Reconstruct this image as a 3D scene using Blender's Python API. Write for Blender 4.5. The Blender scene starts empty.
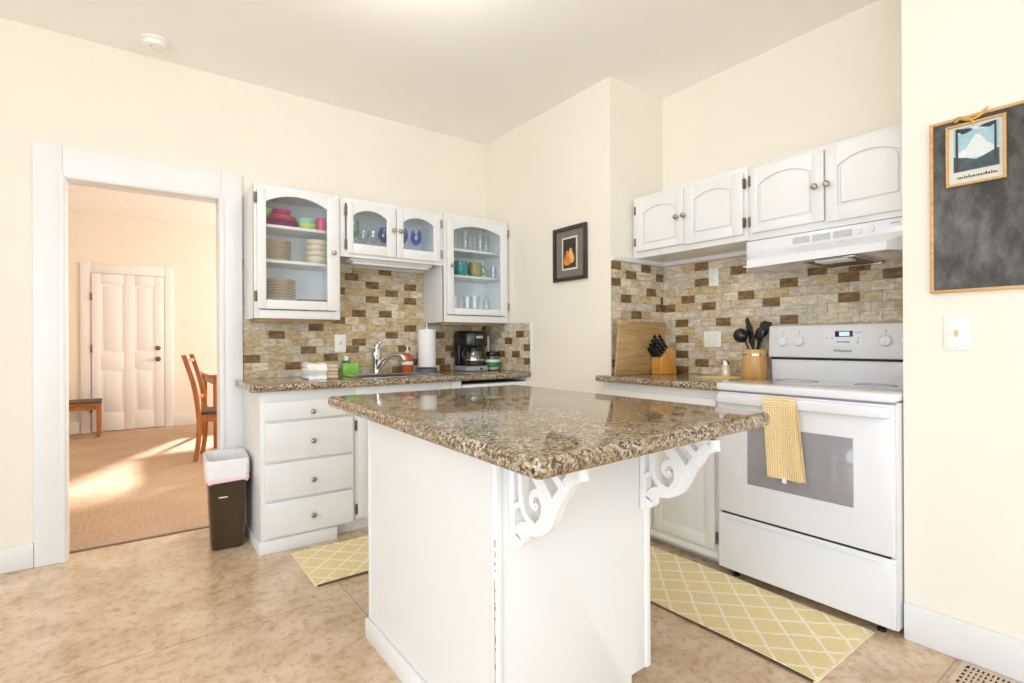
import bpy, bmesh, math, random
from mathutils import Vector, Matrix
random.seed(7)
SC = bpy.context.scene
COL = SC.collection
PI = math.pi

# ------------------------------------------------------------------ materials
def new_mat(name):
    m = bpy.data.materials.new(name); m.use_nodes = True
    nt = m.node_tree
    return m, nt, nt.nodes['Principled BSDF'], nt.nodes['Material Output']

def N(nt, t, **kw):
    n = nt.nodes.new(t)
    for k, v in kw.items():
        if k in n.inputs.keys(): n.inputs[k].default_value = v
        else: setattr(n, k, v)
    return n

def coords(nt, scale=(1, 1, 1)):
    tc = N(nt, 'ShaderNodeTexCoord'); mp = N(nt, 'ShaderNodeMapping')
    mp.inputs['Scale'].default_value = scale
    nt.links.new(tc.outputs['Object'], mp.inputs['Vector'])
    return mp.outputs['Vector']

def ramp(nt, fac, stops, interp='LINEAR'):
    r = N(nt, 'ShaderNodeValToRGB'); r.color_ramp.interpolation = interp
    el = r.color_ramp.elements
    while len(el) < len(stops): el.new(0.5)
    for e, (p, c) in zip(el, stops):
        e.position = p; e.color = (*c, 1)
    nt.links.new(fac, r.inputs['Fac'])
    return r.outputs['Color']

def noise(nt, vec, scale, detail=4, rough=.55, dist=0):
    n = N(nt, 'ShaderNodeTexNoise')
    n.inputs['Scale'].default_value = scale; n.inputs['Detail'].default_value = detail
    n.inputs['Roughness'].default_value = rough; n.inputs['Distortion'].default_value = dist
    nt.links.new(vec, n.inputs['Vector'])
    return n.outputs['Fac']

def bump(nt, b, h, strength=.2, dist=.002):
    n = N(nt, 'ShaderNodeBump'); n.inputs['Strength'].default_value = strength
    n.inputs['Distance'].default_value = dist
    nt.links.new(h, n.inputs['Height']); nt.links.new(n.outputs['Normal'], b.inputs['Normal'])

def mixc(nt, fac, a, b, blend='MIX'):
    n = N(nt, 'ShaderNodeMix', data_type='RGBA', blend_type=blend)
    for s, v in ((n.inputs[0], fac), (n.inputs[6], a), (n.inputs[7], b)):
        if isinstance(v, (int, float)): s.default_value = v
        elif isinstance(v, tuple): s.default_value = (*v, 1)
        else: nt.links.new(v, s)
    return n.outputs[2]

def math_n(nt, op, a, b=None, c=None):
    n = N(nt, 'ShaderNodeMath', operation=op)
    for i, v in enumerate((a, b, c)):
        if v is None: continue
        if isinstance(v, (int, float)): n.inputs[i].default_value = v
        else: nt.links.new(v, n.inputs[i])
    return n.outputs[0]

def flat(name, col, rough=.5, metal=0, var=0.04, vscale=8, bmp=0, bscale=120, coat=0, emit=None):
    """plain procedural surface: slight tone variation and optional fine bump"""
    m, nt, b, o = new_mat(name)
    v = coords(nt)
    f = noise(nt, v, vscale, 3)
    lo = tuple(max(0, c * (1 - var)) for c in col); hi = tuple(min(1, c * (1 + var)) for c in col)
    nt.links.new(ramp(nt, f, [(.3, lo), (.7, hi)]), b.inputs['Base Color'])
    b.inputs['Roughness'].default_value = rough; b.inputs['Metallic'].default_value = metal
    b.inputs['Coat Weight'].default_value = coat
    if bmp: bump(nt, b, noise(nt, v, bscale, 3), bmp)
    if emit:
        b.inputs['Emission Color'].default_value = (*emit[0], 1); b.inputs['Emission Strength'].default_value = emit[1]
    return m

def glass_mat(name, tint, base=.06):
    m, nt, b, o = new_mat(name); nt.nodes.remove(b)
    t = N(nt, 'ShaderNodeBsdfTransparent'); t.inputs[0].default_value = (*tint, 1)
    g = N(nt, 'ShaderNodeBsdfGlossy'); g.inputs['Roughness'].default_value = .03
    ge = N(nt, 'ShaderNodeNewGeometry'); dt = N(nt, 'ShaderNodeVectorMath', operation='DOT_PRODUCT')
    nt.links.new(ge.outputs['Normal'], dt.inputs[0]); nt.links.new(ge.outputs['Incoming'], dt.inputs[1])
    cs = math_n(nt, 'SUBTRACT', 1.0, math_n(nt, 'ABSOLUTE', dt.outputs['Value']))
    fr = math_n(nt, 'MULTIPLY_ADD', math_n(nt, 'POWER', cs, 5.0), .96, .04)      # Schlick, the same from both sides
    mx = N(nt, 'ShaderNodeMixShader')
    nt.links.new(math_n(nt, 'ADD', fr, base), mx.inputs[0])
    nt.links.new(t.outputs[0], mx.inputs[1]); nt.links.new(g.outputs[0], mx.inputs[2])
    nt.links.new(mx.outputs[0], o.inputs['Surface'])
    return m

def granite_mat():
    m, nt, b, o = new_mat('granite')
    v0 = coords(nt)
    nz = N(nt, 'ShaderNodeTexNoise'); nz.inputs['Scale'].default_value = 60; nz.inputs['Detail'].default_value = 3
    nt.links.new(v0, nz.inputs['Vector'])
    add = N(nt, 'ShaderNodeVectorMath', operation='MULTIPLY_ADD')
    nt.links.new(nz.outputs['Color'], add.inputs[0]); add.inputs[1].default_value = (.008, .008, .008)
    nt.links.new(v0, add.inputs[2]); v = add.outputs[0]
    def cells(scale, stops):
        vo = N(nt, 'ShaderNodeTexVoronoi'); vo.inputs['Scale'].default_value = scale
        nt.links.new(v, vo.inputs['Vector'])
        sp = N(nt, 'ShaderNodeSeparateColor'); nt.links.new(vo.outputs['Color'], sp.inputs[0])
        return ramp(nt, sp.outputs[0], stops, 'CONSTANT'), sp
    base, s1 = cells(125, [(0, (.50, .38, .235)), (.22, (.80, .69, .51)), (.46, (.28, .18, .09)), (.66, (.95, .89, .76)), (.84, (.08, .055, .035))])
    fine, s2 = cells(230, [(0, (.035, .028, .024)), (.24, (.20, .125, .065)), (.42, (.68, .55, .38)), (.62, (.97, .90, .77)), (.84, (.30, .21, .13))])
    c = mixc(nt, .45, base, fine)
    vo = N(nt, 'ShaderNodeTexVoronoi'); vo.inputs['Scale'].default_value = 105
    nt.links.new(v, vo.inputs['Vector'])
    sp = N(nt, 'ShaderNodeSeparateColor'); nt.links.new(vo.outputs['Color'], sp.inputs[0])
    dark = math_n(nt, 'LESS_THAN', sp.outputs[1], .22)
    cl = math_n(nt, 'MULTIPLY', dark, math_n(nt, 'LESS_THAN', vo.outputs['Distance'], .62))
    c = mixc(nt, math_n(nt, 'MULTIPLY', cl, .88), c, (.045, .032, .028))
    pat = noise(nt, v0, 7, 4)
    c = mixc(nt, ramp(nt, pat, [(.42, (0, 0, 0)), (.62, (.55, .55, .55))]), c, (.30, .19, .095))
    c = mixc(nt, 1.0, c, (.70, .685, .66), 'MULTIPLY')
    nt.links.new(c, b.inputs['Base Color'])
    b.inputs['Roughness'].default_value = .07
    b.inputs['Coat Weight'].default_value = .0; b.inputs['Coat Roughness'].default_value = .04
    return m

def floor_mat():
    m, nt, b, o = new_mat('tan_vinyl_floor')
    v = coords(nt)
    f1 = noise(nt, v, 4.5, 6, .62); f2 = noise(nt, v, 26, 6, .7, .6)
    c1 = ramp(nt, f1, [(.32, (.52, .365, .225)), (.5, (.65, .49, .325)), (.68, (.76, .61, .45))])
    c2 = ramp(nt, f2, [(.34, (.58, .50, .42)), (.52, (1, 1, 1)), (.7, (1.0, .98, .95))])
    c = mixc(nt, .75, c1, c2, 'MULTIPLY')
    tc = N(nt, 'ShaderNodeTexCoord'); sx = N(nt, 'ShaderNodeSeparateXYZ'); nt.links.new(tc.outputs['Object'], sx.inputs[0])
    def line(comp, off, pitch):
        t = math_n(nt, 'DIVIDE', math_n(nt, 'SUBTRACT', comp, off), pitch)
        d = math_n(nt, 'ABSOLUTE', math_n(nt, 'SUBTRACT', t, math_n(nt, 'ROUND', t)))
        return math_n(nt, 'LESS_THAN', d, .0028 / pitch)
    l = math_n(nt, 'MAXIMUM', line(sx.outputs[0], .82, 1.83), line(sx.outputs[1], .565, 1.83))
    c = mixc(nt, math_n(nt, 'MULTIPLY', l, .6), c, (.22, .15, .10))
    nt.links.new(c, b.inputs['Base Color'])
    b.inputs['Roughness'].default_value = .24; b.inputs['Coat Weight'].default_value = .35; b.inputs['Coat Roughness'].default_value = .18
    bump(nt, b, f2, .08, .001)
    return m

def carpet_mat():
    m, nt, b, o = new_mat('tan_carpet')
    v = coords(nt)
    f1 = noise(nt, v, 60, 5, .8); f2 = noise(nt, v, 2.5, 3)
    c = ramp(nt, f1, [(.34, (.26, .165, .095)), (.5, (.50, .355, .235)), (.66, (.74, .57, .41))])
    c = mixc(nt, .35, c, ramp(nt, f2, [(.35, (.42, .29, .18)), (.7, (.62, .46, .31))]))
    nt.links.new(c, b.inputs['Base Color']); b.inputs['Roughness'].default_value = .95
    bump(nt, b, f1, .6, .006)
    return m

def wood_mat(name, dark, light, axis='z', scale=1.0, rough=.4):
    m, nt, b, o = new_mat(name)
    s = {'x': (2, 26, 26), 'y': (26, 2, 26), 'z': (26, 26, 2)}[axis]
    v = coords(nt, tuple(k * scale for k in s))
    f = noise(nt, v, 1.6, 5, .6, .8)
    nt.links.new(ramp(nt, f, [(.3, dark), (.7, light)]), b.inputs['Base Color'])
    b.inputs['Roughness'].default_value = rough
    return m

def rug_mat():
    m, nt, b, o = new_mat('yellow_trellis_rug')
    tc = N(nt, 'ShaderNodeTexCoord'); sx = N(nt, 'ShaderNodeSeparateXYZ'); nt.links.new(tc.outputs['Object'], sx.inputs[0])
    x, y = sx.outputs[0], sx.outputs[1]
    wob = math_n(nt, 'MULTIPLY', math_n(nt, 'SUBTRACT', noise(nt, tc.outputs['Object'], 30, 2), .5), .14)
    def fam(op, ph):
        t = math_n(nt, 'ADD', math_n(nt, 'ADD', math_n(nt, 'DIVIDE', math_n(nt, op, y, x), .148), ph), wob)
        d = math_n(nt, 'ABSOLUTE', math_n(nt, 'SUBTRACT', t, math_n(nt, 'ROUND', t)))
        return math_n(nt, 'LESS_THAN', d, .06)
    l = math_n(nt, 'MAXIMUM', fam('SUBTRACT', .1), fam('ADD', .2))
    w = noise(nt, tc.outputs['Object'], 220, 2)
    base = ramp(nt, w, [(.3, (.73, .59, .29)), (.7, (.86, .73, .42))])
    c = mixc(nt, math_n(nt, 'MULTIPLY', l, .9), base, (.90, .84, .70))
    nt.links.new(c, b.inputs['Base Color']); b.inputs['Roughness'].default_value = .95
    bump(nt, b, w, .4, .002)
    return m

def towel_mat():
    m, nt, b, o = new_mat('yellow_checked_towel')
    v = coords(nt)
    ck = N(nt, 'ShaderNodeTexChecker'); ck.inputs['Scale'].default_value = 150
    ck.inputs['Color1'].default_value = (.70, .46, .16, 1); ck.inputs['Color2'].default_value = (.88, .76, .50, 1)
    mp = N(nt, 'ShaderNodeMapping'); mp.inputs['Rotation'].default_value = (PI / 4, 0, 0); nt.links.new(v, mp.inputs['Vector'])
    nt.links.new(mp.outputs[0], ck.inputs['Vector'])
    nt.links.new(ck.outputs['Color'], b.inputs['Base Color']); b.inputs['Roughness'].default_value = .95
    return m

def chalk_mat():
    m, nt, b, o = new_mat('smudged_chalkboard')
    v = coords(nt, (1, 1.4, .8))
    f = noise(nt, v, 4, 6, .65, .3); f2 = noise(nt, v, 16, 5, .65, .3)
    c = mixc(nt, .45, ramp(nt, f, [(.35, (.045, .043, .042)), (.52, (.065, .062, .060)), (.74, (.22, .212, .21))]),
             ramp(nt, f2, [(.4, (.04, .04, .04)), (.74, (.24, .23, .225))]))
    nt.links.new(c, b.inputs['Base Color']); b.inputs['Roughness'].default_value = .75
    return m

def stone_mat(name, cols):
    m, nt, b, o = new_mat(name)
    v = coords(nt, (1, 1, 2.2))
    f = noise(nt, v, 22, 6, .7, .5)
    nt.links.new(ramp(nt, f, [(.36, cols[0]), (.5, cols[1]), (.63, cols[2])]), b.inputs['Base Color'])
    b.inputs['Roughness'].default_value = .5
    bump(nt, b, f, .25, .002)
    return m

MT = {}
MT['wall'] = flat('cream_wall_paint', (.84, .785, .695), .75, var=.012, vscale=3, bmp=.10, bscale=90)
MT['ceil'] = flat('ceiling_paint', (.93, .915, .895), .85, var=.01, vscale=2)
MT['hall'] = flat('warm_yellow_wall_paint', (.83, .77, .675), .8, var=.01)
MT['white'] = flat('white_cabinet_paint', (.77, .77, .765), .32, var=.012, vscale=5)
MT['inner'] = flat('cabinet_inside_paint', (.88, .93, .95), .5, var=.02)
MT['trim'] = flat('white_trim_paint', (.82, .82, .825), .35, var=.01)
MT['enamel'] = flat('white_enamel', (.77, .775, .81), .16, var=.005, coat=.4)
MT['enamel_grey'] = flat('grey_white_enamel', (.72, .725, .74), .22, var=.01)
MT['cooktop'] = flat('light_grey_ceramic_glass', (.62, .61, .60), .06, var=.02, coat=.5)
MT['oven_glass'] = flat('smoked_oven_glass', (.30, .29, .31), .10, var=.05, coat=.6)
MT['black'] = flat('black_plastic', (.012, .012, .012), .22, var=.1)
MT['dark'] = flat('dark_gap', (.02, .018, .016), .7)
MT['darkgrey'] = flat('dark_grey_plastic', (.12, .12, .13), .35)
MT['grey'] = flat('grey_plastic', (.35, .36, .39), .35)
MT['chrome'] = flat('chrome', (.80, .80, .80), .08, metal=1, var=.03)
MT['nickel'] = flat('brushed_nickel', (.42, .38, .33), .25, metal=1, var=.1)
MT['filter'] = flat('greasy_mesh_filter', (.16, .125, .08), .5, metal=.5, var=.3, vscale=90)
MT['bronze'] = flat('antique_bronze', (.20, .13, .07), .42, metal=.8, var=.2)
MT['steel'] = flat('stainless_steel', (.62, .62, .62), .2, metal=1, var=.05)
MT['granite'] = granite_mat()
MT['floor'] = floor_mat()
MT['carpet'] = carpet_mat()
MT['rug'] = rug_mat()
MT['rug_edge'] = flat('rug_edge_binding', (.78, .68, .52), .95, var=.08, vscale=60)
MT['rug_back'] = flat('rug_backing', (.20, .15, .11), .95)
MT['towel'] = towel_mat()
MT['chalk'] = chalk_mat()
MT['honey'] = wood_mat('honey_frame_wood', (.50, .27, .09), (.72, .45, .20), 'y')
MT['oak'] = wood_mat('reddish_oak', (.30, .10, .025), (.52, .21, .06), 'z', .6)
MT['bamboo'] = wood_mat('bamboo', (.50, .25, .07), (.74, .44, .16), 'z', .8)
MT['board'] = wood_mat('cutting_board_wood', (.33, .19, .07), (.60, .40, .19), 'x', 1.0, .5)
MT['block'] = wood_mat('golden_block_wood', (.52, .20, .025), (.78, .40, .09), 'z', .8)
MT['grout'] = flat('grout', (.50, .42, .31), .9, var=.06)
MT['b0'] = stone_mat('cream_stone', [(.48, .40, .28), (.66, .57, .43), (.80, .73, .61)])
MT['b1'] = stone_mat('tan_stone', [(.36, .28, .165), (.54, .43, .28), (.68, .57, .41)])
MT['b2'] = stone_mat('grey_beige_stone', [(.40, .35, .27), (.56, .49, .39), (.71, .65, .54)])
MT['b3'] = stone_mat('golden_stone', [(.37, .265, .13), (.53, .39, .21), (.66, .52, .32)])
MT['bd'] = stone_mat('brown_stone', [(.10, .052, .016), (.19, .108, .038), (.30, .18, .075)])
MT['pane'] = glass_mat('cabinet_glass', (.985, .995, 1.0), .0)
MT['clear'] = glass_mat('clear_glass', (.97, .985, .985), .05)
MT['blueglass'] = glass_mat('blue_glass', (.70, .74, .92), .07)
MT['greenglass'] = glass_mat('green_glass', (.78, .88, .79), .08)
MT['carafe'] = glass_mat('carafe_glass', (.45, .45, .45), .22)
MT['plate'] = flat('cream_stoneware', (.74, .66, .50), .35)
MT['plate_rim'] = flat('brown_rim_glaze', (.22, .13, .07), .35)
MT['magenta'] = flat('magenta_plastic', (.62, .02, .22), .35)
MT['pink'] = flat('pink_plastic', (.85, .12, .25), .35)
MT['purple'] = flat('purple_plastic', (.36, .02, .25), .35)
MT['coral'] = flat('coral_plastic', (.85, .17, .16), .35)
MT['lime'] = flat('lime_plastic', (.58, .74, .22), .4)
MT['mint'] = flat('mint_plastic', (.30, .68, .50), .4)
MT['green'] = flat('green_plastic', (.25, .50, .13), .4)
MT['teal'] = flat('teal_glaze', (.01, .26, .26), .15, coat=.4)
MT['olive'] = flat('olive_glaze', (.27, .27, .09), .2, coat=.3)
MT['paper'] = flat('white_paper', (.88, .88, .87), .9, var=.02, bmp=.2, bscale=200)
MT['cloth_w'] = flat('white_terry_cloth', (.88, .87, .84), .95, var=.03, vscale=50, bmp=.5, bscale=300)
MT['cloth_c'] = flat('cream_terry_cloth', (.70, .58, .40), .95, var=.05, vscale=50, bmp=.5, bscale=300)
MT['soapgreen'] = flat('bright_green_liquid', (.28, .62, .12), .2, coat=.3)
MT['darkgreen'] = flat('dark_green_cap', (.02, .22, .08), .3)
MT['orange'] = flat('orange_liquid', (.55, .09, .02), .15, coat=.4)
MT['label'] = flat('white_label', (.85, .83, .80), .5)
MT['brownplastic'] = flat('dark_brown_plastic', (.055, .038, .02), .3, var=.1)
MT['bag'] = flat('white_bag_film', (.80, .80, .82), .35, var=.04, vscale=30)
MT['pinkband'] = flat('pink_drawstring', (.85, .58, .62), .5)
MT['plate_sw'] = flat('white_switch_plastic', (.86, .85, .82), .3)
MT['beige_sw'] = flat('beige_toggle', (.62, .52, .40), .4)
MT['cushion'] = flat('dark_seat_cushion', (.13, .09, .07), .8)
MT['vent'] = flat('tan_vent_metal', (.60, .47, .36), .4)
MT['mat_grey'] = flat('grey_mat_board', (.20, .17, .15), .85)
MT['art_dark'] = flat('dark_painting_ground', (.03, .028, .024), .5)
MT['art_cream'] = flat('cream_mat_board', (.74, .66, .52), .8)
MT['pear'] = flat('golden_pear_paint', (.80, .42, .10), .5, var=.35, vscale=30)
MT['pear2'] = flat('red_pear_paint', (.72, .22, .05), .5, var=.4, vscale=40)
MT['pear_dark'] = flat('dark_stem_paint', (.05, .03, .02), .5)
MT['frame_b'] = flat('dark_walnut_frame', (.045, .03, .02), .25, var=.2)
MT['silver'] = flat('silver_inner_frame', (.60, .56, .50), .3, metal=.6)
MT['print_paper'] = flat('print_paper', (.66, .64, .55), .8)
MT['print_sky'] = flat('print_sky_blue', (.34, .52, .58), .8, var=.1, vscale=25)
MT['print_snow'] = flat('print_snow', (.66, .70, .70), .8, var=.06, vscale=60)
MT['print_lake'] = flat('print_slate_hills', (.07, .09, .105), .8, var=.25, vscale=40)
MT['print_ink'] = flat('print_dark_ink', (.05, .06, .065), .8, var=.2)
MT['gold'] = flat('gold_twig', (.60, .36, .08), .5, var=.2)
MT['mat_yellow'] = flat('yellow_cloth', (.82, .62, .22), .9, var=.1, vscale=60)
MT['lcd'] = flat('lit_display', (.20, .25, .6), .3, emit=((.30, .42, 1.0), 1.6))
MT['coffee_label'] = flat('green_label', (.04, .20, .05), .4)
MT['mark_grey'] = flat('grey_print', (.40, .40, .41), .4)  # plain grey of the dial marks, burner rings, keys and slots
MT['worn'] = flat('chipped_brown_edge', (.34, .24, .16), .8, var=.3, vscale=60)
MT['frosted'] = flat('white_opal_plastic', (.84, .84, .82), .4)

# ------------------------------------------------------------------ mesh builder
class MB:
    def __init__(self):
        self.bm = bmesh.new(); self.mats = []; self.cur = 0
    def mat(self, key):
        if key not in self.mats: self.mats.append(key)
        self.cur = self.mats.index(key); return self
    def _merge(self, t, bev=0, seg=2, M=None):
        if bev > 0:
            bmesh.ops.bevel(t, geom=t.edges[:], offset=bev, segments=seg, affect='EDGES', clamp_overlap=True, profile=.5)
        bmesh.ops.recalc_face_normals(t, faces=t.faces[:])
        if M is not None: bmesh.ops.transform(t, matrix=M, verts=t.verts[:])
        for f in t.faces: f.material_index = self.cur
        me = bpy.data.meshes.new('t'); t.to_mesh(me); t.free()
        self.bm.from_mesh(me); bpy.data.meshes.remove(me)
        return self
    def box(self, x0, x1, y0, y1, z0, z1, bev=0, seg=2, M=None):
        t = bmesh.new()
        x0, x1 = sorted((x0, x1)); y0, y1 = sorted((y0, y1)); z0, z1 = sorted((z0, z1))
        vs = [t.verts.new((x, y, z)) for x in (x0, x1) for y in (y0, y1) for z in (z0, z1)]
        for q in ((0, 1, 3, 2), (4, 6, 7, 5), (0, 4, 5, 1), (2, 3, 7, 6), (0, 2, 6, 4), (1, 5, 7, 3)):
            t.faces.new([vs[i] for i in q])
        return self._merge(t, bev, seg, M)
    def prism(self, poly, axis, a0, a1, bev=0, seg=2, M=None):
        """polygon extruded along an axis; poly is (y,z) for x, (x,z) for y, (x,y) for z"""
        t = bmesh.new()
        def P(u, v, a): return {'x': (a, u, v), 'y': (u, a, v), 'z': (u, v, a)}[axis]
        A = [t.verts.new(P(u, v, a0)) for u, v in poly]; B = [t.verts.new(P(u, v, a1)) for u, v in poly]
        n = len(poly)
        t.faces.new(A); t.faces.new(B[::-1])
        for i in range(n): t.faces.new((A[i], A[(i + 1) % n], B[(i + 1) % n], B[i]))
        return self._merge(t, bev, seg, M)
    def tube(self, pts, r, seg=10, cap=True, M=None):
        t = bmesh.new(); pts = [Vector(p) for p in pts]; n = len(pts)
        rs = r if isinstance(r, (list, tuple)) else [r] * n
        rings = []; up = None
        for i, p in enumerate(pts):
            d = (pts[min(i + 1, n - 1)] - pts[max(i - 1, 0)]).normalized()
            if up is None: up = d.orthogonal().normalized()
            up = (up - d * up.dot(d)); up = up.normalized() if up.length > 1e-6 else d.orthogonal().normalized()
            s = d.cross(up)
            rings.append([t.verts.new(p + (up * math.cos(2 * PI * k / seg) + s * math.sin(2 * PI * k / seg)) * rs[i]) for k in range(seg)])
        for a, b in zip(rings, rings[1:]):
            for k in range(seg): t.faces.new((a[k], a[(k + 1) % seg], b[(k + 1) % seg], b[k]))
        if cap: t.faces.new(rings[0][::-1]); t.faces.new(rings[-1])
        return self._merge(t, 0, 1, M)
    def lathe(self, prof, c=(0, 0, 0), seg=24, axis='z', M=None, sx=1, sy=1):
        t = bmesh.new(); rings = []
        for r, z in prof:
            if r < 1e-6: rings.append([t.verts.new((0, 0, z))])
            else: rings.append([t.verts.new((r * sx * math.cos(2 * PI * k / seg), r * sy * math.sin(2 * PI * k / seg), z)) for k in range(seg)])
        for a, b in zip(rings, rings[1:]):
            for k in range(seg):
                k2 = (k + 1) % seg
                if len(a) == 1 and len(b) == 1: continue
                if len(a) == 1: t.faces.new((a[0], b[k2], b[k]))
                elif len(b) == 1: t.faces.new((a[k], a[k2], b[0]))
                else: t.faces.new((a[k], a[k2], b[k2], b[k]))
        R = {'z': Matrix.Identity(4), 'x': Matrix.Rotation(PI / 2, 4, 'Y'), '-x': Matrix.Rotation(-PI / 2, 4, 'Y'),
             '-y': Matrix.Rotation(PI / 2, 4, 'X'), 'y': Matrix.Rotation(-PI / 2, 4, 'X')}[axis]
        T = Matrix.Translation(Vector(c)) @ R
        if M is not None: T = M @ T
        return self._merge(t, 0, 1, T)
    def ribbon(self, pts, w, axis, a0, a1, n=6, M=None):
        """a flat band of width w along a smooth 2D curve, extruded between a0 and a1"""
        P = catmull(pts, n); L = []; Rr = []
        m = len(P)
        for i, p in enumerate(P):
            q0 = P[max(i - 1, 0)]; q1 = P[min(i + 1, m - 1)]
            dx, dy = q1[0] - q0[0], q1[1] - q0[1]; l = math.hypot(dx, dy) or 1
            ww = (w(i / (m - 1)) if callable(w) else w) / 2
            L.append((p[0] - dy / l * ww, p[1] + dx / l * ww)); Rr.append((p[0] + dy / l * ww, p[1] - dx / l * ww))
        t = bmesh.new()
        def V(p, a): return t.verts.new({'x': (a, p[0], p[1]), 'y': (p[0], a, p[1]), 'z': (p[0], p[1], a)}[axis])
        R4 = [(V(l, a0), V(r, a0), V(r, a1), V(l, a1)) for l, r in zip(L, Rr)]
        for a, b in zip(R4, R4[1:]):
            for k in range(4): t.faces.new((a[k], a[(k + 1) % 4], b[(k + 1) % 4], b[k]))
        t.faces.new(R4[0]); t.faces.new(R4[-1][::-1])
        return self._merge(t, 0, 1, M)
    def grid(self, pts, thick=0, M=None):
        """surface through a 2D list of points, optionally solidified along its normals"""
        t = bmesh.new()
        V = [[t.verts.new(p) for p in row] for row in pts]
        for i in range(len(V) - 1):
            for j in range(len(V[0]) - 1): t.faces.new((V[i][j], V[i][j + 1], V[i + 1][j + 1], V[i + 1][j]))
        bmesh.ops.recalc_face_normals(t, faces=t.faces[:])
        if thick: bmesh.ops.solidify(t, geom=t.faces[:], thickness=thick)
        return self._merge(t, 0, 1, M)
    def slab(self, poly, z0, z1, bull, rc=.0, seg=6):
        """worktop: outline with rounded corners and a bullnose edge"""
        out = round_poly(poly, rc, 8) if rc else poly
        t = bmesh.new(); n = len(out); rings = []
        h = (z1 - z0) / 2; zc = (z0 + z1) / 2
        for k in range(seg * 2 + 1):
            a = -PI / 2 + PI * k / (seg * 2)
            off = bull * (1 - math.cos(a)); z = zc + h * math.sin(a)
            rings.append([t.verts.new((x, y, z)) for x, y in inset(out, off)])
        for a, b in zip(rings, rings[1:]):
            for i in range(n): t.faces.new((a[i], a[(i + 1) % n], b[(i + 1) % n], b[i]))
        t.faces.new(rings[0][::-1]); t.faces.new(rings[-1])
        return self._merge(t)
    def obj(self, name, mats=None, parent=None, off=None, smooth=40):
        me = bpy.data.meshes.new(name)
        if off is not None: bmesh.ops.translate(self.bm, vec=-Vector(off), verts=self.bm.verts[:])
        for f in self.bm.faces: f.smooth = True
        self.bm.to_mesh(me); self.bm.free()
        for k in (self.mats or [mats]): me.materials.append(MT[k])
        me.set_sharp_from_angle(angle=math.radians(smooth))
        o = bpy.data.objects.new(name, me); COL.objects.link(o)
        if parent is not None: o.parent = parent
        return o

def catmull(P, n=6):
    if len(P) < 3: return P
    out = []
    for i in range(len(P) - 1):
        p0 = P[max(i - 1, 0)]; p1 = P[i]; p2 = P[i + 1]; p3 = P[min(i + 2, len(P) - 1)]
        for k in range(n):
            t = k / n
            out.append(tuple(.5 * (2 * b + (c - a) * t + (2 * a - 5 * b + 4 * c - d) * t * t + (3 * b - a - 3 * c + d) * t ** 3)
                             for a, b, c, d in zip(p0, p1, p2, p3)))
    out.append(tuple(P[-1])); return out

def inset(poly, d):
    n = len(poly); out = []
    area = sum(poly[i][0] * poly[(i + 1) % n][1] - poly[(i + 1) % n][0] * poly[i][1] for i in range(n))
    s = 1 if area > 0 else -1
    for i in range(n):
        p0 = Vector(poly[i - 1]); p1 = Vector(poly[i]); p2 = Vector(poly[(i + 1) % n])
        e1 = (p1 - p0).normalized(); e2 = (p2 - p1).normalized()
        n1 = Vector((-e1.y, e1.x)) * s; n2 = Vector((-e2.y, e2.x)) * s
        b = (n1 + n2); b = b / max(.3, b.length_squared) * 2 if b.length > 1e-6 else n1
        out.append(tuple(p1 + b * d))
    return out

def round_poly(poly, r, k=6):
    n = len(poly); out = []
    for i in range(n):
        p0 = Vector(poly[i - 1]); p1 = Vector(poly[i]); p2 = Vector(poly[(i + 1) % n])
        rr = min(r, (p1 - p0).length * .45, (p2 - p1).length * .45)
        a = p1 + (p0 - p1).normalized() * rr; c = p1 + (p2 - p1).normalized() * rr
        for j in range(k + 1):
            t = j / k; out.append(tuple((1 - t) ** 2 * a + 2 * t * (1 - t) * p1 + t * t * c))
    return out

def rect(x0, x1, y0, y1): return [(x0, y0), (x1, y0), (x1, y1), (x0, y1)]

def tag(o, label=None, cat=None, group=None, kind=None):
    if label: o['label'] = label
    if cat: o['category'] = cat
    if group: o['group'] = group
    if kind: o['kind'] = kind
    return o

def thing(name, label, cat, loc=(0, 0, 0), rz=0, group=None):
    o = bpy.data.objects.new(name, None); COL.objects.link(o)
    o.location = loc; o.rotation_euler = (0, 0, rz); o.empty_display_size = .05
    return tag(o, label, cat, group)

def single(name, mb, mat, label, cat, loc=(0, 0, 0), group=None):
    """a thing that is one mesh, modelled in world coordinates around its base point"""
    o = mb.obj(name, mat, None, loc); o.location = loc
    return tag(o, label, cat, group)

def struct(name, mb, mat=None, parent=None):
    o = mb.obj(name, mat, parent)
    if parent is None: o['kind'] = 'structure'
    return o

def dup(root, loc, label, group=None, rz=None):
    r = root.copy(); COL.objects.link(r); r.location = loc
    if rz is not None: r.rotation_euler = (0, 0, rz)
    r['label'] = label
    if group: r['group'] = group
    for ch in list(root.children):
        c = ch.copy(); COL.objects.link(c); c.parent = r
        for g in ch.children:
            d = g.copy(); COL.objects.link(d); d.parent = c
    return r

def text_mesh(name, s, size, M, mat, parent=None, extrude=.0006, shear=0, align='CENTER'):
    cu = bpy.data.curves.new('txt', 'FONT'); cu.body = s; cu.size = size; cu.extrude = extrude
    cu.align_x = align; cu.align_y = 'CENTER'; cu.shear = shear
    to = bpy.data.objects.new('txt', cu); COL.objects.link(to)
    bpy.context.view_layer.update()
    me = bpy.data.meshes.new_from_object(to.evaluated_get(bpy.context.evaluated_depsgraph_get()))
    bpy.data.objects.remove(to); bpy.data.curves.remove(cu)
    me.transform(M); me.name = name; me.materials.clear(); me.materials.append(MT[mat])
    o = bpy.data.objects.new(name, me); COL.objects.link(o)
    if parent: o.parent = parent
    return o

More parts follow.
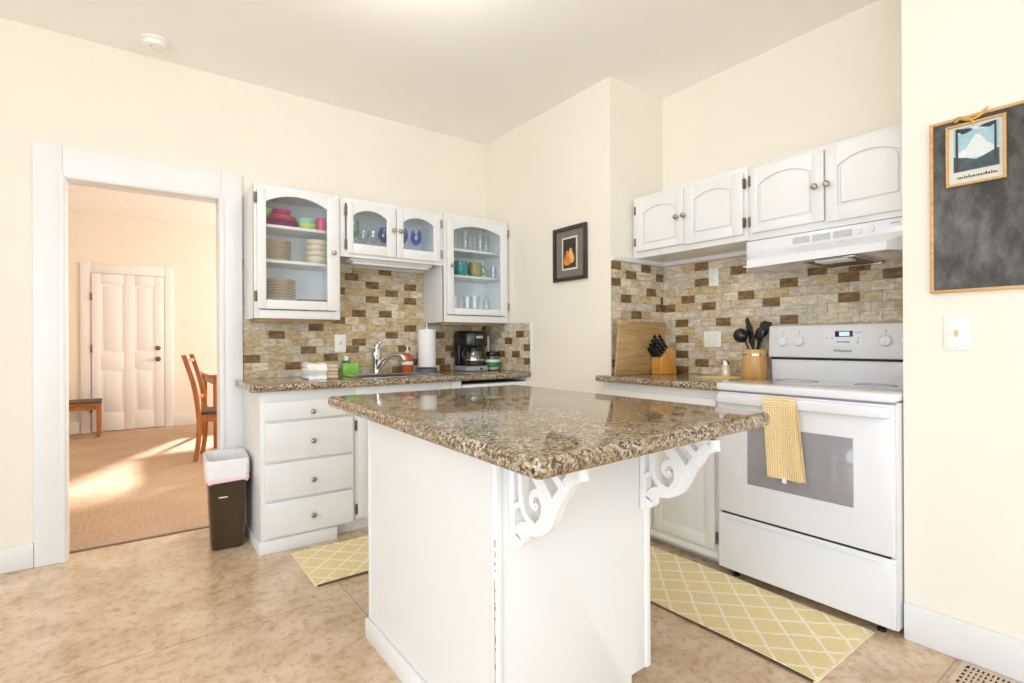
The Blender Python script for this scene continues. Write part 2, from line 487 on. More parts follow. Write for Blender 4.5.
# facing matrices: local x -> to the right as seen, local y -> up, local z -> towards the viewer
FACE_BACK = Matrix(((1, 0, 0, 0), (0, 0, -1, 0), (0, 1, 0, 0), (0, 0, 0, 1)))       # on the back wall, facing -Y
FACE_RIGHT = Matrix(((0, 0, -1, 0), (-1, 0, 0, 0), (0, 1, 0, 0), (0, 0, 0, 1)))     # on the right wall, facing -X
def at(F, x, y, z): return Matrix.Translation((x, y, z)) @ F

# ------------------------------------------------------------------ camera
HC = 1.1662
yaw, pit, rol = (math.radians(a) for a in (36.4906, .0055, -.2778))
F = Vector((math.sin(yaw) * math.cos(pit), math.cos(yaw) * math.cos(pit), math.sin(pit)))
R0 = Vector((math.cos(yaw), -math.sin(yaw), 0)); U0 = R0.cross(F)
R1 = math.cos(rol) * R0 + math.sin(rol) * U0; U1 = -math.sin(rol) * R0 + math.cos(rol) * U0
cam = bpy.data.cameras.new('camera'); co = bpy.data.objects.new('camera', cam); COL.objects.link(co)
co.matrix_world = Matrix(((R1.x, U1.x, -F.x, 0), (R1.y, U1.y, -F.y, 0), (R1.z, U1.z, -F.z, HC), (0, 0, 0, 1)))
cam.sensor_width = 36; cam.sensor_fit = 'HORIZONTAL'; cam.lens = 520.36 * 36 / 1024; cam.clip_start = .05
SC.camera = co

# ------------------------------------------------------------------ room dimensions
D = 3.678; R = 2.445; R2 = 2.9686; YP = 2.259; YC = .728; H = 2.8306
XL, YB = -3.0, -4.2          # left wall, rear wall (behind the camera)
DY = 8.75; DH = 2.875        # far wall and ceiling of the dining room
T = .122
# floors
b = MB(); b.box(XL - .15, R2 + .2, YB - .15, D + T, -.06, 0); struct('floor', b, 'floor')
b = MB(); b.box(-2.4, 4.3, D + T, DY + .15, -.06, 0); struct('floor_dining', b, 'carpet')
# ceilings
b = MB(); b.box(XL - .15, R2 + .2, YB - .15, D + T / 2, H, H + .08); struct('ceiling', b, 'ceil')
b = MB(); b.box(-2.4, 4.3, D + T / 2, DY + .15, DH, DH + .08); struct('ceiling_dining', b, 'ceil')
# back wall with the doorway
OX0, OX1, OZ = -.268, .466, 2.062
b = MB()
for x0, x1, z0, z1 in ((XL - .15, OX0, 0, H), (OX1, R, 0, H), (OX0, OX1, OZ, H)): b.box(x0, x1, D, D + T / 2, z0, z1)
struct('wall_back', b, 'wall')
b = MB()
for x0, x1, z0, z1 in ((-2.4, OX0, 0, DH), (OX1, 4.3, 0, DH), (OX0, OX1, OZ, DH)): b.box(x0, x1, D + T / 2, D + T, z0, z1)
struct('wall_dining_near', b, 'hall')
# right walls: pier with the pear picture, stove alcove, chalkboard wall
b = MB(); b.box(R, R2 + .2, YP, D + T / 2, 0, H); struct('wall_right_pier', b, 'wall')
b = MB(); b.box(R2, R2 + .2, YC, YP, 0, H); struct('wall_alcove', b, 'wall')
b = MB(); b.box(R, R2 + .2, YB, YC, 0, H); struct('wall_right', b, 'wall')
def wall_with_hole(axis, a0, a1, u0, u1, h0, h1, w0, w1):
    b = MB()
    for p, q, z0, z1 in ((u0, h0, 0, H), (h1, u1, 0, H), (h0, h1, 0, w0), (h0, h1, w1, H)):
        if axis == 'x': b.box(a0, a1, p, q, z0, z1)
        else: b.box(p, q, a0, a1, z0, z1)
    return b
WL = (-3.4, 1.1, .12, 2.35); WB = (-2.8, 1.7, .55, 2.45)
struct('wall_left', wall_with_hole('x', XL - .15, XL, YB, D, *WL), 'wall')
struct('wall_rear', wall_with_hole('y', YB - .15, YB, XL - .15, R2 + .2, *WB), 'wall')
def window(name, axis, a, h0, h1, w0, w1):
    b = MB(); t = .05
    def bx(p, q, z0, z1):
        if axis == 'x': b.box(a - .10, a - .05, p, q, z0, z1, .004)
        else: b.box(p, q, a - .10, a - .05, z0, z1, .004)
    bx(h0, h0 + t, w0, w1); bx(h1 - t, h1, w0, w1); bx(h0 + t, h1 - t, w0, w0 + t); bx(h0 + t, h1 - t, w1 - t, w1)
    bx((h0 + h1) / 2 - t / 2, (h0 + h1) / 2 + t / 2, w0 + t, w1 - t)
    struct(name, b, 'trim')
window('window_1', 'x', XL, *WL); window('window_2', 'y', YB, *WB)
# dining room
b = MB()
for p, q, z0, z1 in ((-2.4, 1.05, 0, DH), (2.0, 4.3, 0, DH), (1.05, 2.0, 0, .7), (1.05, 2.0, 2.25, DH)): b.box(p, q, DY, DY + .15, z0, z1)
struct('wall_dining_far', b, 'hall')
b = MB()
for p, q, z0, z1 in ((1.05, 1.10, .7, 2.25), (1.95, 2.0, .7, 2.25), (1.10, 1.95, .7, .75), (1.10, 1.95, 2.20, 2.25), (1.10, 1.95, 1.45, 1.49)): b.box(p, q, DY + .04, DY + .09, z0, z1, .004)
struct('window_4', b, 'trim')
b = MB(); b.box(-2.5, -2.4, D + T / 2, DY, 0, DH); struct('wall_dining_left', b, 'hall')
b = MB()
for p, q, z0, z1 in ((D + T, 5.2, 0, DH), (7.9, DY + .1, 0, DH), (5.2, 7.9, 0, .75), (5.2, 7.9, 2.3, DH)): b.box(4.3, 4.4, p, q, z0, z1)
struct('wall_dining_right', b, 'hall')
b = MB()
for p, q, z0, z1 in ((5.2, 5.26, .75, 2.3), (7.84, 7.9, .75, 2.3), (5.26, 7.84, .75, .81), (5.26, 7.84, 2.24, 2.3), (6.5, 6.56, .81, 2.24)): b.box(4.32, 4.37, p, q, z0, z1, .004)
struct('window_3', b, 'trim')

# doorway casing and jambs
CY = D - .02
b = MB()
b.box(-.394, OX0 - .006, CY, D - .001, 0, 2.226, .004); b.box(OX1 + .006, .589, CY, D - .001, 0, 2.226, .004)
b.box(OX0 - .006, OX1 + .006, CY, D - .001, OZ + .006, 2.226, .004)
b.box(OX0 - .02, OX0, CY - .006, CY, 0, OZ + .02, .003); b.box(OX1, OX1 + .02, CY - .006, CY, 0, OZ + .02, .003)
b.box(OX0, OX1, CY - .006, CY, OZ, OZ + .02, .003)
b.box(OX0 - .006, OX0 + .006, CY, D + T + .004, 0, OZ, .002); b.box(OX1 - .006, OX1 + .006, CY, D + T + .004, 0, OZ, .002)
b.box(OX0, OX1, CY, D + T + .004, OZ - .006, OZ + .006, .002)
struct('trim_1', b, 'trim')
# baseboards
def base_board(name, boxes):
    b = MB()
    for x0, x1, y0, y1, h in boxes: b.box(x0, x1, y0, y1, 0, h, .004)
    struct(name, b, 'trim')
base_board('baseboard_back', [(XL, -.396, D - .016, D - .001, .127)])
base_board('baseboard_right', [(R - .016, R - .001, YB, YC - .002, .142)])
base_board('baseboard_left', [(XL + .001, XL + .016, YB, D - .02, .13)])
base_board('baseboard_dining', [(.53, 4.29, DY - .016, DY - .001, .16), (-2.39, -.50, DY - .016, DY - .001, .16)])
b = MB(); b.box(OX0, OX1, D + T - .012, D + T + .012, -.002, .006, .002); struct('trim_2', b, 'rug_back')

# ------------------------------------------------------------------ far door of the dining room
b = MB(); y = DY - .02
b.box(-.487, -.378, y, DY - .001, 0, 2.225, .004); b.box(.421, .526, y, DY - .001, 0, 2.225, .004); b.box(-.378, .421, y, DY - .001, 2.095, 2.225, .004)
struct('trim_3', b, 'trim')
def panel_door():
    b = MB(); x0, x1 = -.372, .415; z0, z1 = .012, 2.086; yf, yb = DY - .032, DY - .004
    b.box(x0, x1, yf + .004, yb, z0, z1)
    xs = [x0, -.277, -.035, .085, .300, x1]; zs = [z0, .24, .815, 1.045, 1.955, z1]
    b.box(x0, xs[1], yf, yf + .012, z0, z1, .003); b.box(xs[2], xs[3], yf, yf + .012, z0, z1, .003); b.box(xs[4], x1, yf, yf + .012, z0, z1, .003)
    for a, c in ((xs[1], xs[2]), (xs[3], xs[4])):
        for p, q in ((z0, zs[1]), (zs[2], zs[3]), (zs[4], z1)): b.box(a, c, yf, yf + .012, p, q, .003)
        for p, q in ((zs[1], zs[2]), (zs[3], zs[4])):
            b.box(a + .03, c - .03, yf + .0015, yf + .006, p + .03, q - .03, .003)
    d = struct('door_1', b, 'trim')
    for z, nm in ((1.10, 'deadbolt'), (.948, 'door_knob')):
        k = MB(); k.lathe([(0, 0), (.034, 0), (.034, .006), (.014, .01), (.014, .03), (.030, .04), (.032, .055), (.02, .068), (0, .07)] if nm == 'door_knob'
                          else [(0, 0), (.032, 0), (.032, .012), (.022, .02), (.022, .028), (0, .03)], (.345, yf, z), 20, '-y')
        k.obj(nm, 'bronze', d)
    for z in (.32, 1.10, 1.78):
        k = MB(); k.box(-.384, -.366, yf - .006, yf + .004, z - .05, z + .05, .002); k.obj('hinge', 'bronze', d)
panel_door()

# ------------------------------------------------------------------ tile backsplashes
PX, PZ = .1, .0517
def tiles(name, axis, face, u0, u1, z0, z1, ou, par, oz, dark, px, pz, label, seedv, mix):
    rnd = random.Random(seedv)
    g = .0022; b = MB(); th = .007
    sgn = -1
    def bx(mat, a0, a1, zz0, zz1, t0, t1, bev=0):
        b.mat(mat)
        if axis == 'y': b.box(a0, a1, face - t1, face - t0, zz0, zz1, bev, 1)
        else: b.box(face - t1, face - t0, a0, a1, zz0, zz1, bev, 1)
    bx('grout', u0, u1, z0, z1, .0, th - .0025)
    r0 = int((z0 - oz) / pz) - 1; r1 = int((z1 - oz) / pz) + 2
    for r in range(r0, r1):
        sh = .5 if (r + par) % 2 else 0
        zc = oz + pz * r
        a, c = max(zc - pz / 2 + g / 2, z0), min(zc + pz / 2 - g / 2, z1)
        if c - a < .006: continue
        for k in range(int((u0 - ou) / px) - 2, int((u1 - ou) / px) + 2):
            uc = ou + px * (k + sh)
            p, q = max(uc - px / 2 + g / 2, u0), min(uc + px / 2 - g / 2, u1)
            if q - p < .006: continue
            m = 'bd' if (r, k) in dark else rnd.choices(('b0', 'b1', 'b2', 'b3'), mix)[0]
            bx(m, p, q, a, c, .001, th + rnd.uniform(-.0008, .0008), .0012)
    o = b.obj(name)
    return tag(o, label, 'backsplash')
dk = [(18, 15), (18, 19), (19, 8), (19, 17), (19, 19), (20, 5), (20, 10), (20, 20), (21, 9), (21, 12), (21, 16), (21, 20), (22, 12), (23, 7), (23, 15), (23, 19), (24, 9), (24, 16), (24, 23), (25, 11), (26, 12), (26, 14), (28, 13), (28, 16), (29, 11), (29, 15), (30, 13), (30, 16), (31, 12), (32, 14)]
tiles('tile_backsplash', 'y', D - .001, .592, R - .002, .936, 1.70, .088, 1, .025, set(dk), .1005, .0519, 'brown and beige stone brick tile backsplash behind the sink and coffee maker', 3, (3, 4, 2, 4))
tiles('tile_backsplash', 'x', R - .001, 3.07, D - .012, .936, 1.31, .061, 0, .029, {(19, 30), (20, 32), (20, 34), (21, 30), (22, 33), (23, 31)}, .0995, .0519, 'short paler pinkish tile backsplash at the right end of the sink counter', 5, (5, 2, 3, 1))
dk = [(18, 20), (19, 19), (20, 20), (22, 20), (24, 13), (24, 17), (24, 20), (26, 10), (26, 14), (26, 18), (26, 21), (27, 16), (27, 20), (28, 8), (28, 10), (28, 13), (29, 10), (29, 12), (29, 19), (30, 16), (31, 19)]
tiles('tile_backsplash', 'x', R2 - .001, YC + .002, YP - .002, .952, 1.672, .068, 1, .045, set(dk), .0995, .0515, 'wide beige stone brick tile backsplash behind the white stove', 8, (5, 3, 5, 1))
tiles('tile_backsplash', 'y', YP - .001 + .0, R + .002, R2 - .012, .952, 1.672, .044, 0, .048, {(19, 24), (21, 29), (25, 26), (26, 29), (27, 25), (27, 29), (28, 28), (29, 24), (30, 26), (30, 29), (31, 24), (31, 27)}, .0995, .0515, 'narrow tile backsplash on the alcove side wall behind the cutting board', 9, (5, 3, 4, 1))

# cove trims above the tiles
b = MB(); b.box(1.108, 1.858, D - .022, D - .001, 1.70, 1.722, .003); struct('trim_4', b, 'trim')
b = MB()
b.prism([(YP - .002, 1.672), (YP - .022, 1.676), (YP - .03, 1.699), (YP - .002, 1.699)], 'x', R + .002, R2 - .002)
b.prism([(R2 - .002, 1.672), (R2 - .022, 1.676), (R2 - .03, 1.699), (R2 - .002, 1.699)], 'y', 1.49, YP - .002)
struct('trim_5', b, 'trim')
b = MB(); b.box(R - .008, R - .001, 3.045, 3.069, .94, 1.31, .002); struct('trim_6', b, 'trim')

# ------------------------------------------------------------------ small hardware
def knob(parent, x, y, z, axis, off, mat='nickel'):
    k = MB(); k.lathe([(0, 0), (.008, 0), (.006, .006), (.006, .012), (.014, .016), (.0155, .021), (.012, .027), (.006, .029), (0, .0295)], (x, y, z), 16, axis)
    return k.obj('knob', mat, parent, off)
def hinge(parent, x0, x1, y0, y1, z, off, h=.03, mat='bronze'):
    k = MB(); k.box(x0, x1, y0, y1, z - h, z + h, .002)
    return k.obj('hinge', mat, parent, off)

def arch_top(u0, u1, spring, top, n=14):
    """points of a segmental arch from (u1,spring) over the crown to (u0,spring)"""
    w = (u1 - u0) / 2; c = (u0 + u1) / 2; s = top - spring
    rad = (w * w + s * s) / (2 * s); zc = top - rad; a0 = math.asin(min(1, w / rad))
    return [(c + rad * math.sin(a0 - 2 * a0 * k / n), zc + rad * math.cos(a0 - 2 * a0 * k / n)) for k in range(n + 1)]

def arch_frame(b, axis, a0, a1, u0, u1, z0, z1, g0, g1, gz0, spring, top, bev=.003):
    """cabinet door frame: two stiles, a bottom rail and an arched top rail"""
    def bx(p, q, c, d):
        if axis == 'y': b.box(p, q, a0, a1, c, d, bev)
        else: b.box(a0, a1, p, q, c, d, bev)
    bx(u0, g0, z0, z1); bx(g1, u1, z0, z1); bx(g0, g1, z0, gz0)
    A = arch_top(g0, g1, spring, top)
    for p, q in zip(A, A[1:]):      # the arched rail as a fan of close-fitting strips
        b.prism([p, q, (q[0], z1 - bev * .4), (p[0], z1 - bev * .4)], axis, a0, a1)

# ------------------------------------------------------------------ wall cabinets on the back wall
UYF, UYD = 3.352, 3.332          # face frame front, door front
def glass_cabinet(name, label, x0, x1, z0, z1, doors, shelves, hinges, knobs, zf, hm=('bronze', 'bronze')):
    off = (x0, D, z0)
    t = thing(name, label, 'cabinet', off)
    b = MB(); w = .016; yb = D - .010
    b.box(x0, x0 + w, UYF, yb, z0, z1, .001); b.box(x1 - w, x1, UYF, yb, z0, z1, .001)
    b.box(x0 + w, x1 - w, UYF, yb, zf - .018, zf); b.box(x0 + w, x1 - w, UYF, yb, z1 - .02, z1)
    # face frame
    b.box(x0, x0 + .03, UYF - .002, UYF + .016, z0, z1, .001); b.box(x1 - .03, x1, UYF - .002, UYF + .016, z0, z1, .001)
    b.box(x0 + .03, x1 - .03, UYF - .002, UYF + .016, z0, z0 + .05, .001); b.box(x0 + .03, x1 - .03, UYF - .002, UYF + .016, z1 - .035, z1, .001)
    b.obj('carcass', 'white', t, off)
    b = MB(); b.box(x0 + w, x1 - w, yb - .006, yb, zf, z1 - .02)
    b.box(x0 + w, x0 + w + .002, UYF + .016, yb, zf, z1 - .02); b.box(x1 - w - .002, x1 - w, UYF + .016, yb, zf, z1 - .02)
    b.obj('lining', 'inner', t, off)
    for z in shelves:
        s = MB(); s.box(x0 + w, x1 - w, UYF + .05, yb - .006, z - .018, z, .001); s.obj('shelf', 'white', t, off)
    for i, (u0, u1, d0, d1, g0, g1, gz0, sp, tp) in enumerate(doors):
        b = MB(); arch_frame(b, 'y', UYD, UYF - .003, u0, u1, d0, d1, g0, g1, gz0, sp, tp)
        d = b.obj('door', 'white', t, off)
        p = MB(); p.box(g0 - .006, g1 + .006, UYF - .012, UYF - .009, gz0 - .006, tp + .008)
        p.obj('glass_pane', 'pane', d)
        d.children[0].data.transform(Matrix.Translation(-Vector(off)))
        hs, hx = hinges[i]
        for hz in hs: hinge(d, hx - .007, hx + .007, UYD - .003, UYD + .014, hz, off, .03, hm[i])
        knob(d, knobs[i][0], UYD, knobs[i][1], '-y', off)
    return t
glass_cabinet('wall_cabinet', 'tall white glass-door cabinet of plates and bowls beside the doorway', .598, 1.104, 1.312, 2.108,
              [(.614, 1.094, 1.368, 2.08, .663, 1.019, 1.422, 2.004, 2.054)], (1.672, 1.885), [((1.44, 2.02), .606)], [(1.056, 1.734)], 1.424)
glass_cabinet('wall_cabinet', 'short white cabinet with two small glass doors above the sink', 1.106, 1.857, 1.722, 2.106,
              [(1.147, 1.483, 1.745, 2.08, 1.187, 1.418, 1.811, 1.994, 2.036), (1.489, 1.827, 1.745, 2.08, 1.538, 1.772, 1.811, 1.994, 2.036)], (),
              [((1.80, 2.02), 1.139), ((1.80, 2.02), 1.835)], [(1.463, 1.925), (1.512, 1.925)], 1.812, ('bronze', 'nickel'))
glass_cabinet('wall_cabinet', 'tall white glass-door cabinet of glasses and mugs above the coffee maker', 1.860, 2.441, 1.312, 2.112,
              [(1.884, 2.424, 1.368, 2.08, 1.937, 2.358, 1.414, 1.992, 2.036)], (1.672, 1.872), [((1.44, 2.02), 2.432)], [(1.915, 1.725)], 1.418, ('nickel',))
# under-cabinet light
off = (1.48, 3.45, 1.715)
t = thing('under_cabinet_light', 'slim white light fixture mounted under the short cabinet over the sink', 'light fixture', off)
b = MB(); b.box(1.19, 1.79, 3.40, 3.50, 1.708, 1.741, .004); b.obj('housing', 'white', t, off)
b = MB(); b.box(1.21, 1.77, 3.405, 3.475, 1.690, 1.708, .006); b.obj('diffuser', 'frosted', t, off)
# thin light rail below the tall cabinets
b = MB(); b.box(1.875, 2.43, 3.40, 3.415, 1.296, 1.331, .002)
single('shelf_strip', b, 'board', 'thin wooden strip under the tall cabinet above the coffee maker', 'strip', (2.15, 3.4, 1.296))
b = MB(); b.box(.62, 1.09, 3.40, 3.415, 1.298, 1.331, .002)
single('shelf_strip', b, 'board', 'thin wooden strip under the tall cabinet beside the doorway', 'strip', (.85, 3.4, 1.298))

# ------------------------------------------------------------------ wall cabinets in the stove alcove
RXF, RXD = 2.650, 2.630
def panel_cabinet(name, label, y0, y1, z0, z1, doors):
    off = (R2, (y0 + y1) / 2, z0)
    t = thing(name, label, 'cabinet', off)
    b = MB(); b.box(RXF, R2 - .003, y0, y1, z0, z1, .002); b.obj('carcass', 'white', t, off)
    for u0, u1, d0, d1, g0, g1, gz0, sp, tp, kn, hy in doors:
        b = MB(); b.box(RXF - .011, RXF - .001, u0, u1, d0, d1, .001)
        arch_frame(b, 'x', RXD, RXF - .010, u0, u1, d0, d1, g0, g1, gz0, sp, tp, .0015)
        A = arch_top(g0 + .012, g1 - .012, sp - .008, tp - .012)
        b.prism([(g0 + .012, gz0 + .012), (g1 - .012, gz0 + .012)] + A, 'x', RXD + .002, RXF - .010, .006, 1)
        d = b.obj('door', 'white', t, off)
        knob(d, RXD, kn[0], kn[1], '-x', off)
        for hz in (d0 + .06, d1 - .06): hinge(d, RXD - .003, RXD + .014, hy - .006, hy + .006, hz, off, .026)
    return t
panel_cabinet('wall_cabinet', 'white two-door arched-panel cabinet in the corner left of the hood', 1.471, 2.250, 1.698, 2.090,
              [(1.857, 2.213, 1.738, 2.062, 1.907, 2.155, 1.773, 1.970, 2.004, (1.900, 1.90), 2.219),
               (1.492, 1.853, 1.730, 2.058, 1.551, 1.791, 1.780, 1.976, 2.014, (1.849, 1.90), 1.486)])
panel_cabinet('wall_cabinet', 'white two-door arched-panel cabinet directly above the range hood', YC + .004, 1.469, 1.692, 2.084,
              [(1.092, 1.447, 1.728, 2.062, 1.142, 1.410, 1.768, 1.970, 2.014, (1.126, 1.892), 1.453),
               (.737, 1.084, 1.718, 2.062, .784, 1.034, 1.783, 1.970, 2.010, (1.073, 1.892), .742)])

# range hood
off = (R2, 1.1, 1.54)
t = thing('range_hood', 'white under-cabinet range hood with grey vents above the stove', 'range hood', off)
y0, y1 = .733, 1.485
b = MB()
def hood_ring(bm, x, ya, yb, z): return [bm.verts.new((x, ya, z)), bm.verts.new((x, yb, z))]
b.box(2.655, R2 - .012, y0, y1, 1.628, 1.690, .003)
# flared visor: upper edge at the panel, lower lip pushed forward with tapered ends
t_ = bmesh.new()
top = [(2.655, y0, 1.63), (2.655, y1, 1.63), (R2 - .012, y1, 1.63), (R2 - .012, y0, 1.63)]
mid = [(2.53, .805, 1.580), (2.53, 1.415, 1.580), (2.66, y1, 1.575), (2.66, y0, 1.575)]
rings = [[(2.655, y0, 1.63), (2.655, y1, 1.63)], [(2.53, .808, 1.575), (2.53, 1.414, 1.573)], [(2.53, .808, 1.541), (2.53, 1.414, 1.533)]]
def quad(*p): b_faces.append(p)
b_faces = []
quad(rings[0][0], rings[0][1], rings[1][1], rings[1][0]); quad(rings[1][0], rings[1][1], rings[2][1], rings[2][0])
quad(rings[0][1], (2.665, y1, 1.60), (2.665, y1, 1.538), rings[2][1], rings[1][1]); quad(rings[0][0], rings[1][0], rings[2][0], (2.665, y0, 1.538), (2.665, y0, 1.60))
quad((2.655, y1, 1.63), (R2 - .012, y1, 1.63), (R2 - .012, y1, 1.538), (2.665, y1, 1.538), (2.665, y1, 1.60))
quad((2.655, y0, 1.63), (2.665, y0, 1.60), (2.665, y0, 1.538), (R2 - .012, y0, 1.538), (R2 - .012, y0, 1.63))
vm = {}
for fq in b_faces:
    vs = []
    for p in fq:
        if p not in vm: vm[p] = t_.verts.new(p)
        vs.append(vm[p])
    t_.faces.new(vs)
bmesh.ops.recalc_face_normals(t_, faces=t_.faces[:])
bmesh.ops.solidify(t_, geom=t_.faces[:], thickness=.004)
b._merge(t_)
b.obj('canopy', 'enamel', t, off, smooth=25)
b = MB(); b.box(2.60, R2 - .018, y0 + .012, y1 - .012, 1.549, 1.556); b.obj('underside', 'enamel', t, off)
b = MB(); b.box(2.60, 2.945, .955, 1.185, 1.541, 1.549, .002); b.obj('filter', 'filter', t, off)
b = MB()
for q in ((2.595, 2.950, .948, .957), (2.595, 2.950, 1.183, 1.192), (2.595, 2.603, .957, 1.183), (2.942, 2.950, .957, 1.183)): b.box(*q, 1.538, 1.549, .001)
b.obj('filter_frame', 'steel', t, off)
b = MB(); b.box(2.612, 2.71, .985, 1.125, 1.531, 1.541, .003); b.obj('lamp_lens', 'frosted', t, off)
b = MB()
for k in range(3):
    ya = 1.245 - k * .092
    b.mat('mark_grey'); b.box(2.6535, 2.656, ya - .078, ya, 1.641, 1.672)
    b.mat('enamel')
    for j in range(6): b.box(2.652, 2.655, ya - .078, ya, 1.6425 + j * .005, 1.6445 + j * .005)
b.obj('vent_grille', None, t, off)
for yy in (.952, .905):
    b = MB(); b.lathe([(0, 0), (.013, 0), (.012, .008), (0, .009)], (2.655, yy, 1.656), 16, '-x'); b.obj('switch', 'enamel_grey', t, off)
b = MB(); b.box(2.6535, 2.656, .80, .835, 1.668, 1.672); b.obj('badge', 'mark_grey', t, off)

# ------------------------------------------------------------------ base cabinets, sink side
BYF = 3.118; BYD = 3.100
off = (.85, BYF, 0)
t = thing('drawer_cabinet', 'white base cabinet with four stacked drawers beside the trash can', 'cabinet', off)
b = MB(); b.box(.585, 1.112, BYF, D - .021, .074, .896, .002); b.box(.585, 1.0, BYF, D - .021, 0, .074); b.box(1.0, 1.112, BYF + .07, D - .021, 0, .074); b.obj('carcass', 'white', t, off)
b = MB(); b.box(.578, 1.0, BYF - .012, BYF, 0, .072, .003); b.box(.574, .585, BYF - .012, 3.655, 0, .06, .004); b.obj('skirting', 'white', t, off)
for z0, z1, kz in ((.730, .838, .771), (.503, .719, .603), (.289, .492, .378), (.082, .278, .173)):
    b = MB(); b.box(.604, 1.100, BYD, BYF - .001, z0, z1, .007, 3); d = b.obj('drawer', 'white', t, off)
    knob(d, .860, BYD, kz, '-y', off)
off = (1.55, BYF, 0)
t = thing('sink_cabinet', 'white sink base cabinet partly hidden behind the granite island', 'cabinet', off)
b = MB(); b.box(1.114, 1.79, BYF, BYF + .02, .085, .896, .002); b.box(1.114, 1.132, BYF + .02, D - .021, .085, .895); b.box(1.772, 1.79, BYF + .02, D - .021, .085, .895); b.box(1.132, 1.772, BYF + .02, D - .021, .085, .10); b.box(1.114, 1.79, BYF + .07, D - .03, 0, .085); b.obj('carcass', 'white', t, off)
b = MB(); b.box(1.125, 1.785, BYD, BYF - .001, .735, .842, .006, 2); b.obj('false_drawer_front', 'white', t, off)
for x0, x1, kx in ((1.125, 1.450, 1.42), (1.458, 1.785, 1.49)):
    b = MB(); arch_frame(b, 'y', BYD, BYF - .006, x0, x1, .10, .722, x0 + .055, x1 - .055, .155, .64, .667); b.box(x0 + .02, x1 - .02, BYD + .006, BYF - .004, .12, .70)
    d = b.obj('door', 'white', t, off); knob(d, kx, BYD, .66, '-y', off)
hinge(t, 1.113, 1.123, BYD + .002, BYF, .15, off, .03); hinge(t, 1.113, 1.123, BYD + .002, BYF, .66, off, .03)
off = (2.14, BYF, 0)
t = thing('dishwasher', 'narrow white dishwasher under the coffee maker end of the counter', 'dishwasher', off)
b = MB(); b.box(1.862, 2.425, BYF, D - .03, .02, .872, .003); b.obj('cabinet_body', 'darkgrey', t, off)
b = MB(); b.box(1.864, 2.422, BYD - .01, BYF, .12, .868, .006); b.obj('door', 'enamel', t, off)
b = MB(); b.box(1.90, 2.39, BYD - .03, BYD - .01, .80, .825, .006); b.obj('handle', 'enamel', t, off)
b = MB(); b.box(1.864, 2.422, BYF + .04, BYF + .06, .0, .115); b.obj('kickplate', 'dark', t, off)
b = MB(); b.box(1.792, 1.860, BYF - .012, D - .03, .0, .896, .002)
single('filler_post', b, 'white', 'narrow white filler panel between sink cabinet and dishwasher', 'panel', (1.826, BYF, 0))
b = MB(); b.box(2.427, R - .001, BYF - .03, D - .03, .0, .896, .002)
single('filler_post', b, 'white', 'narrow white end panel between dishwasher and right wall', 'panel', (2.436, BYF, 0))

# sink worktop with a cut-out
def bull(y0, y1, z0, z1, n=8, side=-1):
    h = (z1 - z0) / 2; zc = (z0 + z1) / 2; r = .018
    P = [(y0 + r - r * math.cos(a), zc + h * math.sin(a)) for a in [-PI / 2 + PI * k / n for k in range(n + 1)]]
    return P + [(y1, z1), (y1, z0)]
CZ0, CZ1 = .896, .936; SX0, SX1, SY0, SY1 = 1.20, 1.74, 3.19, 3.53
b = MB()
b.prism(bull(3.062, SY0, CZ0, CZ1), 'x', .545, R - .002)
b.box(.545, SX0, SY0, D - .021, CZ0, CZ1); b.box(SX1, R - .002, SY0, D - .010, CZ0, CZ1); b.box(SX0, SX1, SY1, D - .010, CZ0, CZ1)
b.box(.592, SX0, D - .021, D - .010, CZ0, CZ1)
b.lathe([(0, -.02), (.012, -.0195), (.0185, -.012), (.02, 0), (.0185, .012), (.012, .0195), (0, .02)], (.545, 3.08, .916), 16)
single('granite_worktop', b, 'granite', 'speckled brown granite worktop along the back wall holding the sink', 'worktop', (1.5, 3.37, CZ0))
off = (1.47, 3.36, .936)
t = thing('kitchen_sink', 'stainless steel sink set in the granite below the chrome faucet', 'sink', off)
b = MB(); e = .022
for x0, x1, y0, y1 in ((SX0 - e, SX0 + .004, SY0 - e, SY1 + e), (SX1 - .004, SX1 + e, SY0 - e, SY1 + e), (SX0, SX1, SY0 - e, SY0 + .004), (SX0, SX1, SY1 - .004, SY1 + e)):
    b.box(x0, x1, y0, y1, .9365, .942, .002)
b.obj('rim', 'steel', t, off)
b = MB()
for bx in ((SX0 + .001, SX0 + .006, SY0 + .006, SY1 - .006), (SX1 - .006, SX1 - .001, SY0 + .006, SY1 - .006), (SX0 + .001, SX1 - .001, SY0 + .001, SY0 + .006), (SX0 + .001, SX1 - .001, SY1 - .006, SY1 - .001)):
    b.box(*bx, .76, .9365)
b.box(SX0 + .001, SX1 - .001, SY0 + .001, SY1 - .001, .755, .762); b.obj('basin', 'steel', t, off)
# faucet
fx, fy = 1.445, 3.60; off = (fx, fy, .936)
t = thing('faucet', 'chrome single-lever faucet with curved spout behind the sink', 'faucet', off)
b = MB(); b.lathe([(0, 0), (.034, 0), (.034, .008), (.026, .014), (.024, .05), (.030, .10), (.036, .14), (.035, .165), (.022, .185), (0, .19)], off, 20); b.obj('body', 'chrome', t, off)
b = MB(); P = catmull([(fx + .005, fy - .01, .975), (fx + .04, fy - .05, 1.04), (fx + .085, fy - .11, 1.075), (fx + .12, fy - .16, 1.07), (fx + .135, fy - .185, 1.035)], 6)
b.tube(P, [.022 - .006 * k / (len(P) - 1) + (.005 if k > len(P) - 3 else 0) for k in range(len(P))], 14); b.obj('spout', 'chrome', t, off)
b = MB(); b.tube(catmull([(fx, fy, 1.112), (fx + .006, fy - .006, 1.145), (fx + .028, fy - .028, 1.170)], 5), [.016] * 5 + [.012] * 5 + [.010], 12); b.obj('lever', 'chrome', t, off)

